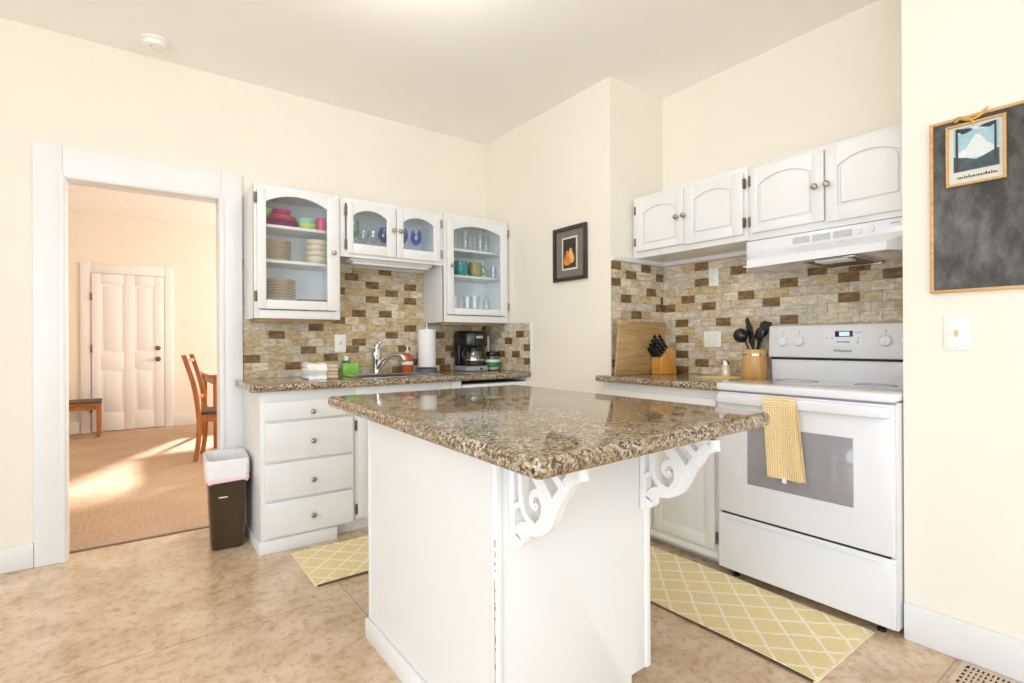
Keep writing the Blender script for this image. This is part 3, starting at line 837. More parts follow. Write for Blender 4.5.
# ------------------------------------------------------------------ base cabinet and worktop, stove side
BX = 2.42; off = (BX, 1.9, 0)
t = thing('base_cabinet', 'white two-door base cabinet left of the stove', 'cabinet', off)
b = MB(); b.box(BX, R2 - .02, 1.492, YP - .002, .085, .911, .002); b.box(BX - .001, 2.444, YP - .002, 2.288, .085, .911, .001); b.box(BX + .075, R2 - .03, 1.492, YP - .003, 0, .085)
b.obj('carcass', 'white', t, off)
b = MB(); b.box(BX - .006, BX, 1.492, 2.286, .05, .088, .003); b.obj('skirting', 'white', t, off)
b = MB(); b.box(BX - .017, BX - .001, 1.512, 2.272, .735, .868, .006); b.obj('false_drawer_front', 'white', t, off)
for y0, y1, kn in ((1.520, 1.905, 1.88), (1.918, 2.275, 1.945)):
    b = MB(); b.box(BX - .011, BX - .001, y0, y1, .105, .720, .001)
    arch_frame(b, 'x', BX - .018, BX - .010, y0, y1, .105, .720, y0 + .055, y1 - .055, .165, .63, .66, .0015)
    d = b.obj('door', 'white', t, off); knob(d, BX - .018, kn, .66, '-x', off)
    hinge(d, BX - .016, BX - .002, (1.508 if y0 < 1.6 else 2.279), (1.519 if y0 < 1.6 else 2.287), .16, off, .03, 'darkgrey')
b = MB()
z0, z1 = .912, .951
prof = [(x, z) for x, z in bull(2.372, 2.443, z0, z1)]
b.prism(prof, 'y', 1.491, 2.325)
b.box(2.443, R2 - .010, 1.491, YP - .010, z0, z1)
single('granite_worktop', b, 'granite', 'short speckled granite worktop between stove and corner holding the knife block', 'worktop', (2.7, 1.87, z0))

# ------------------------------------------------------------------ stove
off = (2.42, 1.11, 0); SY0_, SY1_ = .735, 1.486
t = thing('stove', 'white freestanding electric stove in the alcove under the hood', 'stove', off)
b = MB(); b.box(2.405, 2.935, SY0_, SY1_, .03, .918, .003); b.obj('body', 'enamel_grey', t, off)
b = MB(); b.box(2.366, 2.93, SY0_ - .001, SY1_ + .001, .922, .957, .008, 3); b.obj('cooktop_frame', 'enamel', t, off)
b = MB(); b.box(2.405, 2.87, SY0_ + .022, SY1_ - .022, .954, .9585, .001); gl = b.obj('glass_cooktop', 'cooktop', t, off)
for cx, cy, rr in ((2.53, .93, .10), (2.53, 1.28, .085), (2.76, .93, .085), (2.76, 1.28, .10)):
    k = MB(); k.lathe([(rr - .004, .9586), (rr - .004, .9592), (rr, .9592), (rr, .9586)], (cx, cy, 0), 40); k.obj('burner_ring', 'mark_grey', gl, off)
b = MB(); b.box(2.392, 2.41, SY0_ + .004, SY1_ - .004, .910, .923); b.obj('shadow_gap', 'grey', t, off)
# door
b = MB(); b.box(2.375, 2.404, SY0_ + .004, SY1_ - .004,   .322, .913, .006, 3); dr = b.obj('oven_door', 'enamel', t, off)
b = MB(); b.box(2.3725, 2.380, .878, 1.328, .482, .765, .002); b.obj('oven_window', 'oven_glass', dr, off)
b = MB(); b.box(2.352, 2.376, SY0_ + .012, SY1_ - .008, .858, .904, .008, 3); hd = b.obj('handle', 'enamel', dr, off)
b = MB()
for k in range(30): b.box(2.374, 2.3752, 1.065 - k * .0092, 1.071 - k * .0092, .8985, .9015)
b.obj('vent_slots', 'mark_grey', dr, off)
# drawer
b = MB(); b.box(2.378, 2.404, SY0_ + .002, SY1_ - .002, .040, .312, .006, 3); b.box(2.372, 2.38, SY0_ + .05, SY1_ - .05, .290, .302, .003); b.obj('storage_drawer', 'enamel', t, off)
b = MB(); b.box(2.385, 2.41, SY0_ + .02, SY1_ - .02, .311, .324); b.obj('drawer_gap', 'dark', t, off)
for cy in (.80, 1.42):
    k = MB(); k.lathe([(0, 0), (.016, 0), (.016, .01), (.008, .014), (.008, .045), (0, .045)], (2.43, cy, 0), 12); k.obj('foot', 'black', t, off)
# backguard
b = MB(); b.prism([(2.905, .945), (2.893, 1.068), (2.945, 1.068), (2.955, .945)], 'y', SY0_ + .01, SY1_ - .01, .003); b.obj('riser', 'enamel', t, off)
b = MB(); b.box(2.888, 2.94, SY0_ + .012, SY1_ - .012, 1.062, 1.074); b.obj('backguard_gap', 'dark', t, off)
b = MB(); b.prism([(2.868, 1.074), (2.878, 1.245), (2.95, 1.249), (2.955, 1.074)], 'y', SY0_ + .002, SY1_ - .004, .009, 3); bg = b.obj('control_panel', 'enamel_grey', t, off)
def bgx(z): return 2.868 + .010 * (z - 1.074) / .171
for ky in (1.398, 1.314, .922, .838):
    z = 1.162; x = bgx(z)
    k = MB(); k.lathe([(0, 0), (.030, 0), (.030, .004), (.0265, .006), (.025, .018), (.022, .021), (0, .021)], (x, ky, z), 28, '-x'); k.box(x - .027, x - .02, ky - .003, ky + .003, z - .024, z + .024, .002)
    kk = k.obj('control_knob', 'enamel', bg, off)
    for a in range(-4, 5):
        pass
    m = MB(); m.box(x - .0012, x + .002, ky - .001, ky + .001, z + .036, z + .052); m.obj('dial_mark', 'mark_grey', bg, off)
b = MB(); z0, z1 = 1.137, 1.225
b.prism([(bgx(z0) - .0014, z0), (bgx(z1) - .0014, z1), (bgx(z1) + .003, z1), (bgx(z0) + .003, z0)], 'y', 1.018, 1.192); b.obj('keypad', 'enamel', bg, off)
b = MB(); b.box(bgx(1.196) - .004, bgx(1.196) + .002, 1.062, 1.142, 1.182, 1.211, .001); ds = b.obj('display_bezel', 'black', bg, off)
b = MB(); b.box(bgx(1.196) - .0048, bgx(1.196) - .003, 1.076, 1.122, 1.186, 1.207); b.obj('display', 'lcd', ds, off)
for yy, zz in ((1.178, 1.175), (1.155, 1.175), (1.048, 1.205), (1.036, 1.20), (1.036, 1.175), (1.040, 1.16), (1.040, 1.15), (1.026, 1.205)):
    b = MB(); b.box(bgx(zz) - .0025, bgx(zz), yy - .004, yy + .004, zz - .003, zz + .003); b.obj('key', 'mark_grey', bg, off)
o = text_mesh('brand_mark', 'Whirlpool', .020, at(FACE_RIGHT, bgx(1.112) - .0012, 1.108, 1.112), 'darkgrey', bg, shear=.15); o.data.transform(Matrix.Translation(-Vector(off)))
o = text_mesh('model_mark', 'ACCUBAKE', .0115, at(FACE_RIGHT, bgx(1.156) - .0026, 1.105, 1.156), 'darkgrey', bg); o.data.transform(Matrix.Translation(-Vector(off)))
# towel on the oven handle
off = (2.352, 1.17, .54)
t = thing('dish_towel', 'yellow checked dish towel hanging over the oven door handle', 'towel', off)
def towel_pts(y_l, y_r, rows, lay):
    pts = []
    for i in range(rows + 1):
        s = i / rows; row = []
        for j in range(15):
            q = j / 14
            z = .905 - s * (.905 - .545)
            yl = y_l + (-.018) * s; yr = y_r - .022 * s
            yy = yl + (yr - yl) * q
            x = 2.349 - .006 * lay - .004 * math.sin(q * 7 + lay) * (.3 + s) - .012 * math.sin(PI * min(1, s * 3)) * .3 + .012 * s
            if s < .06: x += .010 * (1 - s / .06)
            row.append((x, yy, z))
        pts.append(row)
    return pts
b = MB(); b.grid(towel_pts(1.236, 1.092, 18, 1), .003); b.obj('front_layer', 'towel', t, off)
b = MB(); pts = towel_pts(1.120, 1.087, 16, 0)
pts = [[(x - .002, y - .012 * (i / 16), z if i < 16 else z + .002) for x, y, z in r] for i, r in enumerate(pts[1:], 1)]
b.grid(pts, .003); b.obj('folded_edge', 'towel', t, off)
b = MB(); b.box(2.349, 2.376, 1.091, 1.237, .9035, .9065, .001); b.obj('top_fold', 'towel', t, off)
b = MB(); b.box(2.352, 2.353, 1.135, 1.155, .528, .552); o = b.obj('care_tag', 'label', t, off)

# ------------------------------------------------------------------ island
off = (1.07, 1.55, 0); IX0, IX1, IY0, IY1 = .767, 1.376, 1.112, 1.990
t = thing('kitchen_island', 'white painted island cabinet with scrollwork brackets under the granite top', 'island', off)
b = MB(); b.box(IX0 + .012, IX1 - .09, IY0 + .012, IY1, 0, .10); b.box(IX0, IX1, IY0 + .008, IY1, .10, .885)
b.box(IX0, IX0 + .05, IY0 + .008, IY1, 0, .10)
b.box(IX0 + .02, IX1 - .08, IY0 + .004, IY0 + .014, 0, .10)
b.obj('body', 'white', t, off)
b = MB(); b.prism([(IX0 + .018, .0), (IX1 - .088, .0), (IX1 - .088, .10), (IX1, .10), (IX1, .884), (IX0 + .018, .884)], 'y', IY0, IY0 + .010, .0015); b.obj('end_panel', 'white', t, off)
for bx in ((IX0 - .004, IX0 + .018, IY0 - .005, IY0 + .020, 0, .884), (IX0 - .005, IX0, IY1 - .022, IY1 + .002, .08, .884), (IX1 - .018, IX1 + .004, IY0 - .006, IY0 + .012, .10, .884)):
    b = MB(); b.box(*bx, .003); b.obj('corner_trim', 'trim', t, off)
b = MB(); rw = random.Random(12); zz = .20
b.ribbon([(IX0 - .0045, .15), (IX0 - .0045, .55)], .0012, 'y', IY0 - .0015, IY0 + .0005)
while zz < .64:
    h = rw.uniform(.004, .022); w_ = rw.uniform(.0025, .006); b.box(IX0 - .0046, IX0 - .004, IY0 - .004, IY0 - .004 + w_, zz, zz + h); zz += h + rw.uniform(.003, .05)
b.obj('chipped_edge', 'worn', t, off)
b = MB(); b.box(IX0 - .016, IX0, IY0 - .006, IY1 + .012, 0, .078, .004); b.obj('baseboard', 'trim', t, off)
NB = [0]
for xx, mir in ((.822, 0), (1.345, 0)):
    b = MB(); x0, x1 = xx - .010, xx + .010; ZT = .884; Y0 = IY0 - .001
    def q(l): return [(Y0 - u, ZT + v) for u, v in l]
    rib = b.ribbon
    def rb(p, w, ax, a, c):
        NB[0] += 1; e = .0009 * (NB[0] % 7); rib(p, w, ax, a - e, c + e)
    b.ribbon = rb
    b.box(x0 - .004, x1 + .004, Y0 - .020, Y0, ZT - .262, ZT, .003)
    b.ribbon(q([(.02, -.238), (.042, -.228), (.044, -.208), (.060, -.194), (.105, -.186), (.146, -.165), (.168, -.132), (.186, -.097), (.208, -.070), (.224, -.045), (.240, -.030), (.270, -.018)]), lambda s: .034 - .006 * s, 'x', x0, x1)
    b.ribbon(q([(.040, -.01), (.046, -.075), (.050, -.125), (.068, -.160), (.108, -.180)]), .018, 'x', x0, x1)
    b.ribbon(q([(.118, -.176), (.140, -.148), (.141, -.114), (.124, -.092), (.100, -.098), (.093, -.120), (.108, -.130), (.117, -.118)]), lambda s: .024 - .010 * s, 'x', x0, x1)
    b.ribbon(q([(.085, -.008), (.118, -.055), (.150, -.088), (.172, -.120)]), .034, 'x', x0, x1)
    b.ribbon(q([(.14, -.008), (.175, -.030), (.215, -.060)]), .020, 'x', x0, x1)
    b.ribbon(q([(.025, -.215), (.018, -.180), (.026, -.150), (.048, -.135)]), .014, 'x', x0, x1)
    b.box(x0, x1, Y0 - .262, Y0, ZT - .016, ZT, .002); b.box(x0 - .003, x1 + .003, Y0 - .272, Y0 - .250, ZT - .028, ZT, .004)
    b.obj('bracket', 'trim', t, off)
# doors facing the stove
for y0, y1 in ((1.13, 1.55), (1.56, 1.98)):
    b = MB(); b.box(IX1, IX1 + .018, y0, y1, .12, .70, .004); d = b.obj('door', 'white', t, off); knob(d, IX1 + .018, (y0 if y0 > 1.3 else y1) + (.03 if y0 > 1.3 else -.03), .62, 'x', off)
    b = MB(); b.box(IX1, IX1 + .018, y0, y1, .715, .85, .004); d = b.obj('drawer', 'white', t, off); knob(d, IX1 + .018, (y0 + y1) / 2, .78, 'x', off)
b = MB(); b.slab([(.650, .795), (1.700, .862), (1.715, 2.285), (.697, 2.31)], .886, .931, .016, .035)
single('granite_worktop', b, 'granite', 'large polished speckled granite island top in the middle of the kitchen', 'worktop', (1.21, 1.57, .886))

# ------------------------------------------------------------------ things on the sink counter
CT = .9365
off = (.95, 3.38, CT)
t = thing('folded_dishcloth', 'stack of folded white and cream dishcloths on the left of the sink counter', 'dishcloth', off)
def fold(x0, x1, z0, n, m):
    b = MB()
    for k in range(n):
        j = .004 * (k % 2)
        b.box(x0 + j, x1 - j, 3.30, 3.46, z0 + k * .0155, z0 + k * .0155 + .0165, .007, 3)
    b.obj('fold', m, t, off)
def fold2(x0, x1, y0, n, m):
    b = MB()
    for k in range(n):
        j = .004 * (k % 2); b.box(x0 + j, x1 - j, y0 + j, 3.46, CT + k * .0225, CT + k * .0225 + .0235, .0105, 3)
    b.obj('fold', m, t, off)
fold2(.985, 1.080, 3.305, 4, 'cloth_c')
b = MB(); P = []
for i in range(15):
    a = i / 14; row = []
    for k in range(13):
        q = k / 12
        yy = 3.285 - .006 * math.sin(q * 8 + a * 2) if a < .6 else 3.285 + (a - .6) / .4 * .15
        z = CT + .002 + .098 * min(a / .6, 1) + .005 * math.sin(q * 7) * a
        row.append((.888 + .108 * q + .010 * math.sin(a * 9) * (1 - q), yy + .012 * math.sin(PI * min(1, a / .6) * 2.5) , z))
    P.append(row)
b.grid(P, .007); b.obj('draped_cloth', 'cloth_w', t, off)
fold2(.893, .990, 3.31, 4, 'cloth_w')
# green sponge holder / soap
off = (1.21, 3.545, .942)
t = thing('soap_bottle', 'square bright green soap bottle with white cap left of the faucet', 'soap bottle', (1.250, 3.60, CT))
off = (1.250, 3.60, CT)
b = MB(); b.box(1.197, 1.307, 3.575, 3.635, CT, CT + .086, .006, 2); b.obj('bottle', 'soapgreen', t, off)
b = MB(); b.lathe([(0, .083), (.030, .083), (.026, .098), (.018, .104), (0, .104)], (1.228, 3.605, CT), 16); b.obj('neck', 'darkgreen', t, off)
b = MB(); b.lathe([(0, .104), (.018, .104), (.018, .128), (.012, .134), (0, .134)], (1.228, 3.605, CT), 16); b.obj('cap', 'label', t, off)
off = (1.69, 3.605, CT)
t = thing('soap_dispenser', 'orange hand soap pump bottle between faucet and paper towels', 'soap bottle', off)
b = MB(); b.lathe([(0, 0), (.040, 0), (.044, .006), (.045, .10), (.038, .125), (.018, .142), (.016, .15), (0, .15)], off, 20, sy=.7); b.obj('bottle', 'orange', t, off)
b = MB(); b.lathe([(.0452, .060), (.0458, .063), (.0458, .082), (.0452, .085)], off, 20, sy=.71); b.obj('bottle_label', 'label', t, off)
b = MB(); b.lathe([(0, .15), (.017, .15), (.017, .165), (.006, .168), (.006, .195), (.013, .197), (.013, .205), (0, .206)], off, 16); b.box(off[0] - .006, off[0] + .006, off[1] - .045, off[1], CT + .196, CT + .206, .003); b.obj('pump', 'label', t, off)
# paper towels
off = (1.84, 3.58, CT)
t = thing('paper_towel_holder', 'dark upright paper towel stand on the sink counter', 'paper towel holder', off)
b = MB(); b.lathe([(0, 0), (.080, 0), (.080, .012), (.074, .030), (.02, .036), (0, .036)], off, 28); b.obj('base', 'darkgrey', t, off)
b = MB(); b.lathe([(0, .036), (.007, .036), (.007, .345), (.014, .352), (.012, .368), (0, .374)], off, 14); b.obj('rod', 'steel', t, off)
b = MB(); b.lathe([(.019, 0), (.066, 0), (.0675, .004), (.0675, .281), (.066, .285), (.019, .285), (.019, 0)], (off[0], off[1], CT + .040), 36)
single('paper_towel_roll', b, 'paper', 'white paper towel roll standing on its dark holder', 'paper towel', (off[0], off[1], CT + .04))
# coffee maker
off = (2.16, 3.50, CT)
t = thing('coffee_maker', 'black drip coffee maker with grey hot plate on the sink counter', 'coffee maker', off)
x0, x1 = 2.105, 2.300
b = MB(); b.box(x0 + .005, x1 - .005, 3.565, 3.64, CT, CT + .30, .012, 3); b.obj('water_tank', 'black', t, off)
b = MB(); b.prism([(x0, 3.64), (x0, 3.44), (x0 + .05, 3.405), (x1 - .05, 3.405), (x1, 3.44), (x1, 3.64)], 'z', CT + .195, CT + .30, .010, 3); b.obj('brew_basket', 'black', t, off)
b = MB(); b.prism([(x0 + .005, 3.635), (x0 + .005, 3.46), (x0 + .04, 3.40), (x1 - .04, 3.40), (x1 - .005, 3.46), (x1 - .005, 3.635)], 'z', CT + .302, CT + .316, .006, 2); b.obj('lid', 'black', t, off)
b = MB(); b.prism([(x0, 3.64), (x0 - .004, 3.44), (x0 + .03, 3.385), (x1 - .03, 3.385), (x1 + .004, 3.44), (x1, 3.64)], 'z', CT, CT + .040, .012, 3); b.obj('hot_plate_base', 'grey', t, off)
b = MB(); b.lathe([(0, 0), (.009, 0), (.009, .006), (0, .008)], (2.205, 3.385, CT + .02), 12, '-y'); b.obj('power_switch', 'black', t, off)
b = MB(); b.box(2.175, 2.235, 3.402, 3.406, CT + .255, CT + .275, .001); b.obj('badge', 'silver', t, off)
off = (2.195, 3.475, CT + .041)
t = thing('coffee_carafe', 'glass coffee carafe with black handle sitting on the coffee maker plate', 'carafe', off)
b = MB(); b.lathe([(0, 0), (.060, 0), (.072, .012), (.078, .045), (.074, .085), (.058, .12), (.052, .128), (.050, .128), (.056, .118), (.071, .085), (.075, .045), (.069, .014), (.058, .003), (0, .003)], off, 28); b.obj('jug', 'carafe', t, off)
b = MB(); b.lathe([(.059, .112), (.061, .114), (.057, .132), (.054, .14), (0, .146), (0, .14)], off, 28); b.obj('collar_lid', 'black', t, off)
b = MB(); b.tube(catmull([(off[0] - .055, off[1] - .02, off[2] + .13), (off[0] - .115, off[1] - .045, off[2] + .125), (off[0] - .13, off[1] - .05, off[2] + .08), (off[0] - .108, off[1] - .045, off[2] + .03), (off[0] - .078, off[1] - .03, off[2] + .03)], 5), .010, 10); b.obj('handle', 'black', t, off)
b = MB(); b.lathe([(.0785, .04), (.0795, .044), (.0795, .05), (.0785, .054)], off, 28); b.obj('metal_band', 'steel', t, off)
# jar and grinder behind it
off = (2.372, 3.475, CT)
t = thing('coffee_jar', 'round jar with black lid and green label right of the coffee maker', 'jar', off)
b = MB(); b.lathe([(0, 0), (.055, 0), (.060, .008), (.066, .05), (.066, .09), (.055, .115), (0, .118)], off, 24); b.obj('jar_body', 'clear', t, off)
b = MB(); b.lathe([(0, .006), (.052, .006), (.058, .03), (.058, .085), (0, .09)], off, 24); b.obj('coffee_beans', 'plate', t, off)
b = MB(); b.lathe([(.0665, .03), (.0675, .034), (.0675, .062), (.0665, .066)], off, 24); b.obj('jar_label', 'coffee_label', t, off)
b = MB(); b.lathe([(.0668, .068), (.0678, .07), (.0678, .084), (.0668, .086)], off, 24); b.obj('label_band', 'label', t, off)
b = MB(); b.lathe([(0, .118), (.050, .118), (.052, .122), (.052, .145), (.048, .150), (0, .152)], off, 24); b.obj('jar_lid', 'black', t, off)
off = (2.392, 3.60, CT)
t = thing('tall_bottle', 'tall slim grey-green bottle with white strip behind the coffee jar', 'bottle', off)
b = MB(); b.lathe([(0, 0), (.036, 0), (.038, .006), (.038, .19), (.030, .21), (.024, .22), (.024, .285), (0, .285)], off, 20); b.obj('bottle_body', 'olive', t, off)
b = MB(); b.lathe([(0, .285), (.026, .285), (.026, .305), (.022, .31), (0, .311)], off, 20); b.obj('bottle_cap', 'darkgrey', t, off)
b = MB(); b.box(off[0] - .008, off[0] + .008, off[1] - .040, off[1] - .022, CT + .13, CT + .275, .002); b.obj('white_strip', 'label', t, off)

# ------------------------------------------------------------------ outlets and switches
def plate(name, label, face, u, z, w, h, nt_, kind='switch'):
    """wall plate; face 'back' (u = x) or 'alcove'/'right' (u = y)"""
    if face == 'back': off = (u, D - .008, z); Fm = FACE_BACK
    elif face == 'alcove': off = (R2 - .008, u, z); Fm = FACE_RIGHT
    else: off = (R - .0005, u, z); Fm = FACE_RIGHT
    t = thing(name, label, 'outlet' if kind == 'outlet' else 'light switch', off)
    M = at(Fm, 0, 0, 0)
    b = MB(); b.box(-w / 2, w / 2, -h / 2, h / 2, 0, .006, .003, 2, M); b.obj('cover_plate', 'plate_sw', t)
    for k in range(nt_):
        cx = (k - (nt_ - 1) / 2) * .046
        if kind == 'outlet':
            for s in (-1, 1):
                b = MB(); b.box(cx - .015, cx + .015, s * .021 - .014, s * .021 + .014, .004, .0075, .004, 2, M)
                b.mat('mark_grey') if False else None
                o = b.obj('socket', 'plate_sw', t)
                c = MB()
                for q in (-.006, .006): c.box(cx + q - .001, cx + q + .001, s * .021 - .003, s * .021 + .007, .0074, .0078, 0, 1, M)
                c.obj('slot', 'mark_grey', o)
        else:
            b = MB(); b.box(cx - .006, cx + .006, -.012, .012, .004, .0075, .001, 1, M); o = b.obj('toggle_slot', 'beige_sw', t)
            b = MB(); b.box(cx - .004, cx + .004, .0, .010, .006, .016, .0015, 1, M); b.obj('toggle', 'beige_sw', o)
    c = MB()
    for s in (-1, 1): c.lathe([(0, 0), (.0025, 0), (.0025, .001), (0, .0013)], (0, s * h * .42, .006), 8, 'z', M)
    c.obj('screw', 'silver', t)
    return t
plate('light_switch', 'white switch plate with beige toggle on the tiles left of the faucet', 'back', 1.208, 1.159, .080, .125, 1)
plate('power_outlet', 'white double outlet plate on the tiles behind the knife block', 'alcove', 1.880, 1.175, .118, .100, 2, 'outlet')
plate('power_outlet', 'small white outlet plate high on the tiles under the corner cabinet', 'alcove', 1.869, 1.563, .068, .112, 1, 'outlet')
plate('light_switch', 'white light switch plate on the wall below the chalkboard', 'right', .563, 1.188, .076, .124, 1)

# ------------------------------------------------------------------ things on the stove-side counter
CR = .9515
# cutting board leaning on the side wall
M = Matrix.Translation((0, YP - .012, CR + .0065)) @ Matrix.Rotation(math.radians(6), 4, 'X')
b = MB(); b.prism([(2.412, .0), (2.862, .0), (2.864, .330), (2.852, .341), (2.78, .337), (2.64, .341), (2.50, .337), (2.424, .343), (2.410, .330)], 'y', -.058, -.040, .004, 2, M=M)
b.box(2.424, 2.852, -.0590, -.058, .030, .033, 0, 1, M); b.box(2.424, 2.852, -.0590, -.058, .310, .313, 0, 1, M)
single('cutting_board', b, 'board', 'wooden cutting board leaning upright against the alcove side wall', 'cutting board', (2.68, 2.2, CR))
# knife block
off = (2.78, 2.125, CR)
t = thing('knife_block', 'golden wooden knife block full of black-handled knives on the corner counter', 'knife block', off)
bw = .046
# block local frame: front looks to -x-ish/camera; profile in (d,z), extruded along width
phi = math.radians(-8)
Mb = Matrix.Translation(off) @ Matrix.Rotation(phi, 4, 'Z')
# local axes: -x is the low front, +x the tall back
b = MB(); b.prism([(-.055, 0), (.075, 0), (.080, .02), (.048, .165), (.034, .172), (-.055, .100)], 'y', -bw, bw, .004, 2)
o = b.obj('block', 'block', t); o.data.transform(Matrix.Rotation(phi, 4, 'Z'))
b = MB(); b.box(-.0560, -.0548, -.022, .022, .030, .036); o = b.obj('stamp', 'oak', t); o.data.transform(Matrix.Rotation(phi, 4, 'Z'))
sl = Vector((.089, 0, .072)).normalized(); nn = Vector((-sl.z, 0, sl.x))
def knife(pos, s, length, label):
    base = Vector((-.055, 0, .100)) + sl * s + Vector((0, pos, 0)) + nn * .0005
    kt = thing('kitchen_knife', label, 'knife', Mb @ base, phi, 'black-handled knives in the wooden block')
    ax = nn; a = Vector((0, 0, 0))
    rot = Vector((0, 0, 1)).rotation_difference(ax).to_matrix().to_4x4()
    b = MB(); b.box(-.009, .009, -.006, .006, .008, length, .005, 2, rot); b.obj('handle', 'black', kt)
    b = MB(); b.box(-.010, .010, -.0065, .0065, 0, .008, .001, 1, rot); b.obj('bolster', 'steel', kt)
    b = MB()
    for q in (.3, .55, .8): b.lathe([(0, 0), (.0022, 0), (.0022, .0135), (0, .0135)], (0, -.00675, length * q), 8, 'y', rot)
    b.obj('rivet', 'silver', kt)
i = 0
for s, row in ((.014, (-.034, -.0205, -.007, .007, .0205, .034)), (.042, (-.033, -.011, .011, .033)), (.070, (-.028, 0, .028)), (.098, (-.022, .020))):
    for p in row:
        ln = {.014: .080, .042: .090, .070: .10, .098: .115}[s]
        knife(p, s, ln, 'black-handled kitchen knife standing in the golden knife block'); i += 1
# shaker and yellow cloth
b = MB(); b.box(2.66, 2.90, 1.60, 1.80, CR, CR + .004, .0015)
single('yellow_cloth', b, 'mat_yellow', 'flat yellow cloth on the counter beside the utensil crock', 'cloth', (2.78, 1.7, CR))
off = (2.85, 1.727, CR + .004)
t = thing('pepper_shaker', 'small glass shaker with metal cap left of the utensil crock', 'shaker', off)
b = MB(); b.lathe([(0, 0), (.029, 0), (.030, .004), (.026, .055), (.022, .07), (0, .07)], off, 20); b.obj('shaker_body', 'plate', t, off)
b = MB(); b.lathe([(.0305, .0), (.031, .003), (.0265, .06), (.0225, .07)], off, 20); b.obj('glass_shell', 'clear', t, off)
b = MB(); b.lathe([(0, .069), (.025, .069), (.025, .084), (.018, .094), (0, .097)], off, 20); b.obj('metal_cap', 'steel', t, off)
# utensil crock
off = (2.865, 1.556, CR)
t = thing('utensil_crock', 'round bamboo utensil crock with metal bands beside the stove', 'utensil holder', off)
b = MB(); b.lathe([(0, 0), (.063, 0), (.065, .004), (.065, .160), (.063, .164), (.056, .164), (.056, .012), (0, .012)], off, 32); b.obj('crock_wall', 'bamboo', t, off)
b = MB(); b.lathe([(.0652, .130), (.0662, .131), (.0662, .139), (.0652, .140)], off, 32); b.obj('metal_band', 'steel', t, off)
def utensil(name, label, cat, tip, hl, head):
    tip = Vector(tip); q = Vector((off[0], off[1], 0)) - Vector((tip.x, tip.y, 0))
    base = Vector((off[0], off[1], CR + .014)) + q * .35
    d = tip - base; L = d.length - hl; d.normalize()
    u = thing(name, label, cat, base)
    rot = Vector((0, 0, 1)).rotation_difference(d).to_matrix().to_4x4()
    P = [(0, 0, 0), (0, 0, L * .5), (0, 0, L + .01)]
    m = {'wood': 'bamboo'}.get(head, 'black')
    b = MB(); b.tube(P, [.006, .006, .006], 10, M=rot); b.obj('handle', m, u)
    # heads face the room
    face = rot @ Matrix.Translation((0, 0, L))
    b = MB()
    if head == 'ladle':
        pr = [(0, -.04)] + [(.042 * math.sin(a), -.04 * math.cos(a)) for a in [k * PI / 2 / 7 for k in range(1, 8)]] + [(.040 * math.sin(a), -.037 * math.cos(a)) for a in [k * PI / 2 / 7 for k in range(7, 0, -1)]] + [(0, -.037)]
        b.lathe(pr, (0, 0, 0), 20, 'x', face @ Matrix.Translation((-.02, 0, .03)))
    elif head == 'spoon' or head == 'wood':
        pr = [(0, -.009)] + [(.030 * math.sin(k * PI / 8), -.009 * math.cos(k * PI / 8)) for k in range(1, 8)] + [(0, .009)]
        b.lathe(pr, (0, 0, 0), 18, 'x', face @ Matrix.Translation((0, 0, .038)) @ Matrix.Diagonal((1, .9, 1.4, 1)))
    elif head == 'spatula':
        b.prism([(-.012, 0), (.012, 0), (.034, .035), (.034, .105), (-.034, .105), (-.034, .035)], 'x', -.002, .002, .001, 1, face)
    elif head == 'turner':
        b.prism([(-.008, 0), (.008, 0), (.020, .03), (.014, .11), (-.004, .12), (-.018, .06)], 'x', -.003, .003, .001, 1, face)
    elif head == 'fork':
        b.prism([(-.01, 0), (.01, 0), (.022, .03), (.024, .09), (-.024, .09), (-.022, .03)], 'x', -.003, .003, .001, 1, face)
    b.obj('head', m, u)
utensil('ladle', 'black ladle leaning left in the bamboo crock', 'ladle', (2.84, 1.625, 1.225), .06, 'ladle')
utensil('pointed_spatula', 'tall pointed black spatula rising highest in the bamboo crock', 'spatula', (2.88, 1.607, 1.300), .12, 'turner')
utensil('wooden_spoon', 'light wooden spoon in the middle of the bamboo crock', 'spoon', (2.90, 1.585, 1.245), .075, 'wood')
utensil('short_turner', 'short black turner upright in the bamboo crock', 'turner', (2.84, 1.566, 1.235), .11, 'turner')
utensil('slotted_spoon', 'slim black slotted spoon leaning right of the wooden spoon', 'spoon', (2.91, 1.528, 1.275), .12, 'turner')
utensil('serving_spoon', 'round black serving spoon on the right of the bamboo crock', 'spoon', (2.845, 1.510, 1.235), .075, 'spoon')
utensil('broad_spatula', 'broad black spatula behind the serving spoon in the bamboo crock', 'spatula', (2.90, 1.497, 1.272), .09, 'fork')

# ------------------------------------------------------------------ wall decorations
off = (R, 2.622, 1.58)
t = thing('framed_picture', 'small dark-framed painting of two pears on the pier wall', 'picture', off)
y0, y1, z0, z1 = 2.458, 2.786, 1.580, 1.952
def frame(b, a0, a1, y0, y1, z0, z1, w, bev=.003):
    b.box(a0, a1, y0, y0 + w, z0, z1, bev); b.box(a0, a1, y1 - w, y1, z0, z1, bev)
    b.box(a0, a1, y0 + w, y1 - w, z0, z0 + w, bev); b.box(a0, a1, y0 + w, y1 - w, z1 - w, z1, bev)
b = MB(); frame(b, R - .024, R - .001, y0, y1, z0, z1, .026); b.obj('frame', 'frame_b', t, off)
b = MB(); b.box(R - .010, R - .003, y0 + .02, y1 - .02, z0 + .02, z1 - .02); b.obj('mat_board', 'mat_grey', t, off)
b = MB(); frame(b, R - .0125, R - .009, 2.548, 2.700, 1.655, 1.880, .012, .001); b.obj('inner_mat', 'art_cream', t, off)
b = MB(); b.box(R - .0115, R - .009, 2.560, 2.688, 1.667, 1.868); a = b.obj('painting', 'art_dark', t, off)
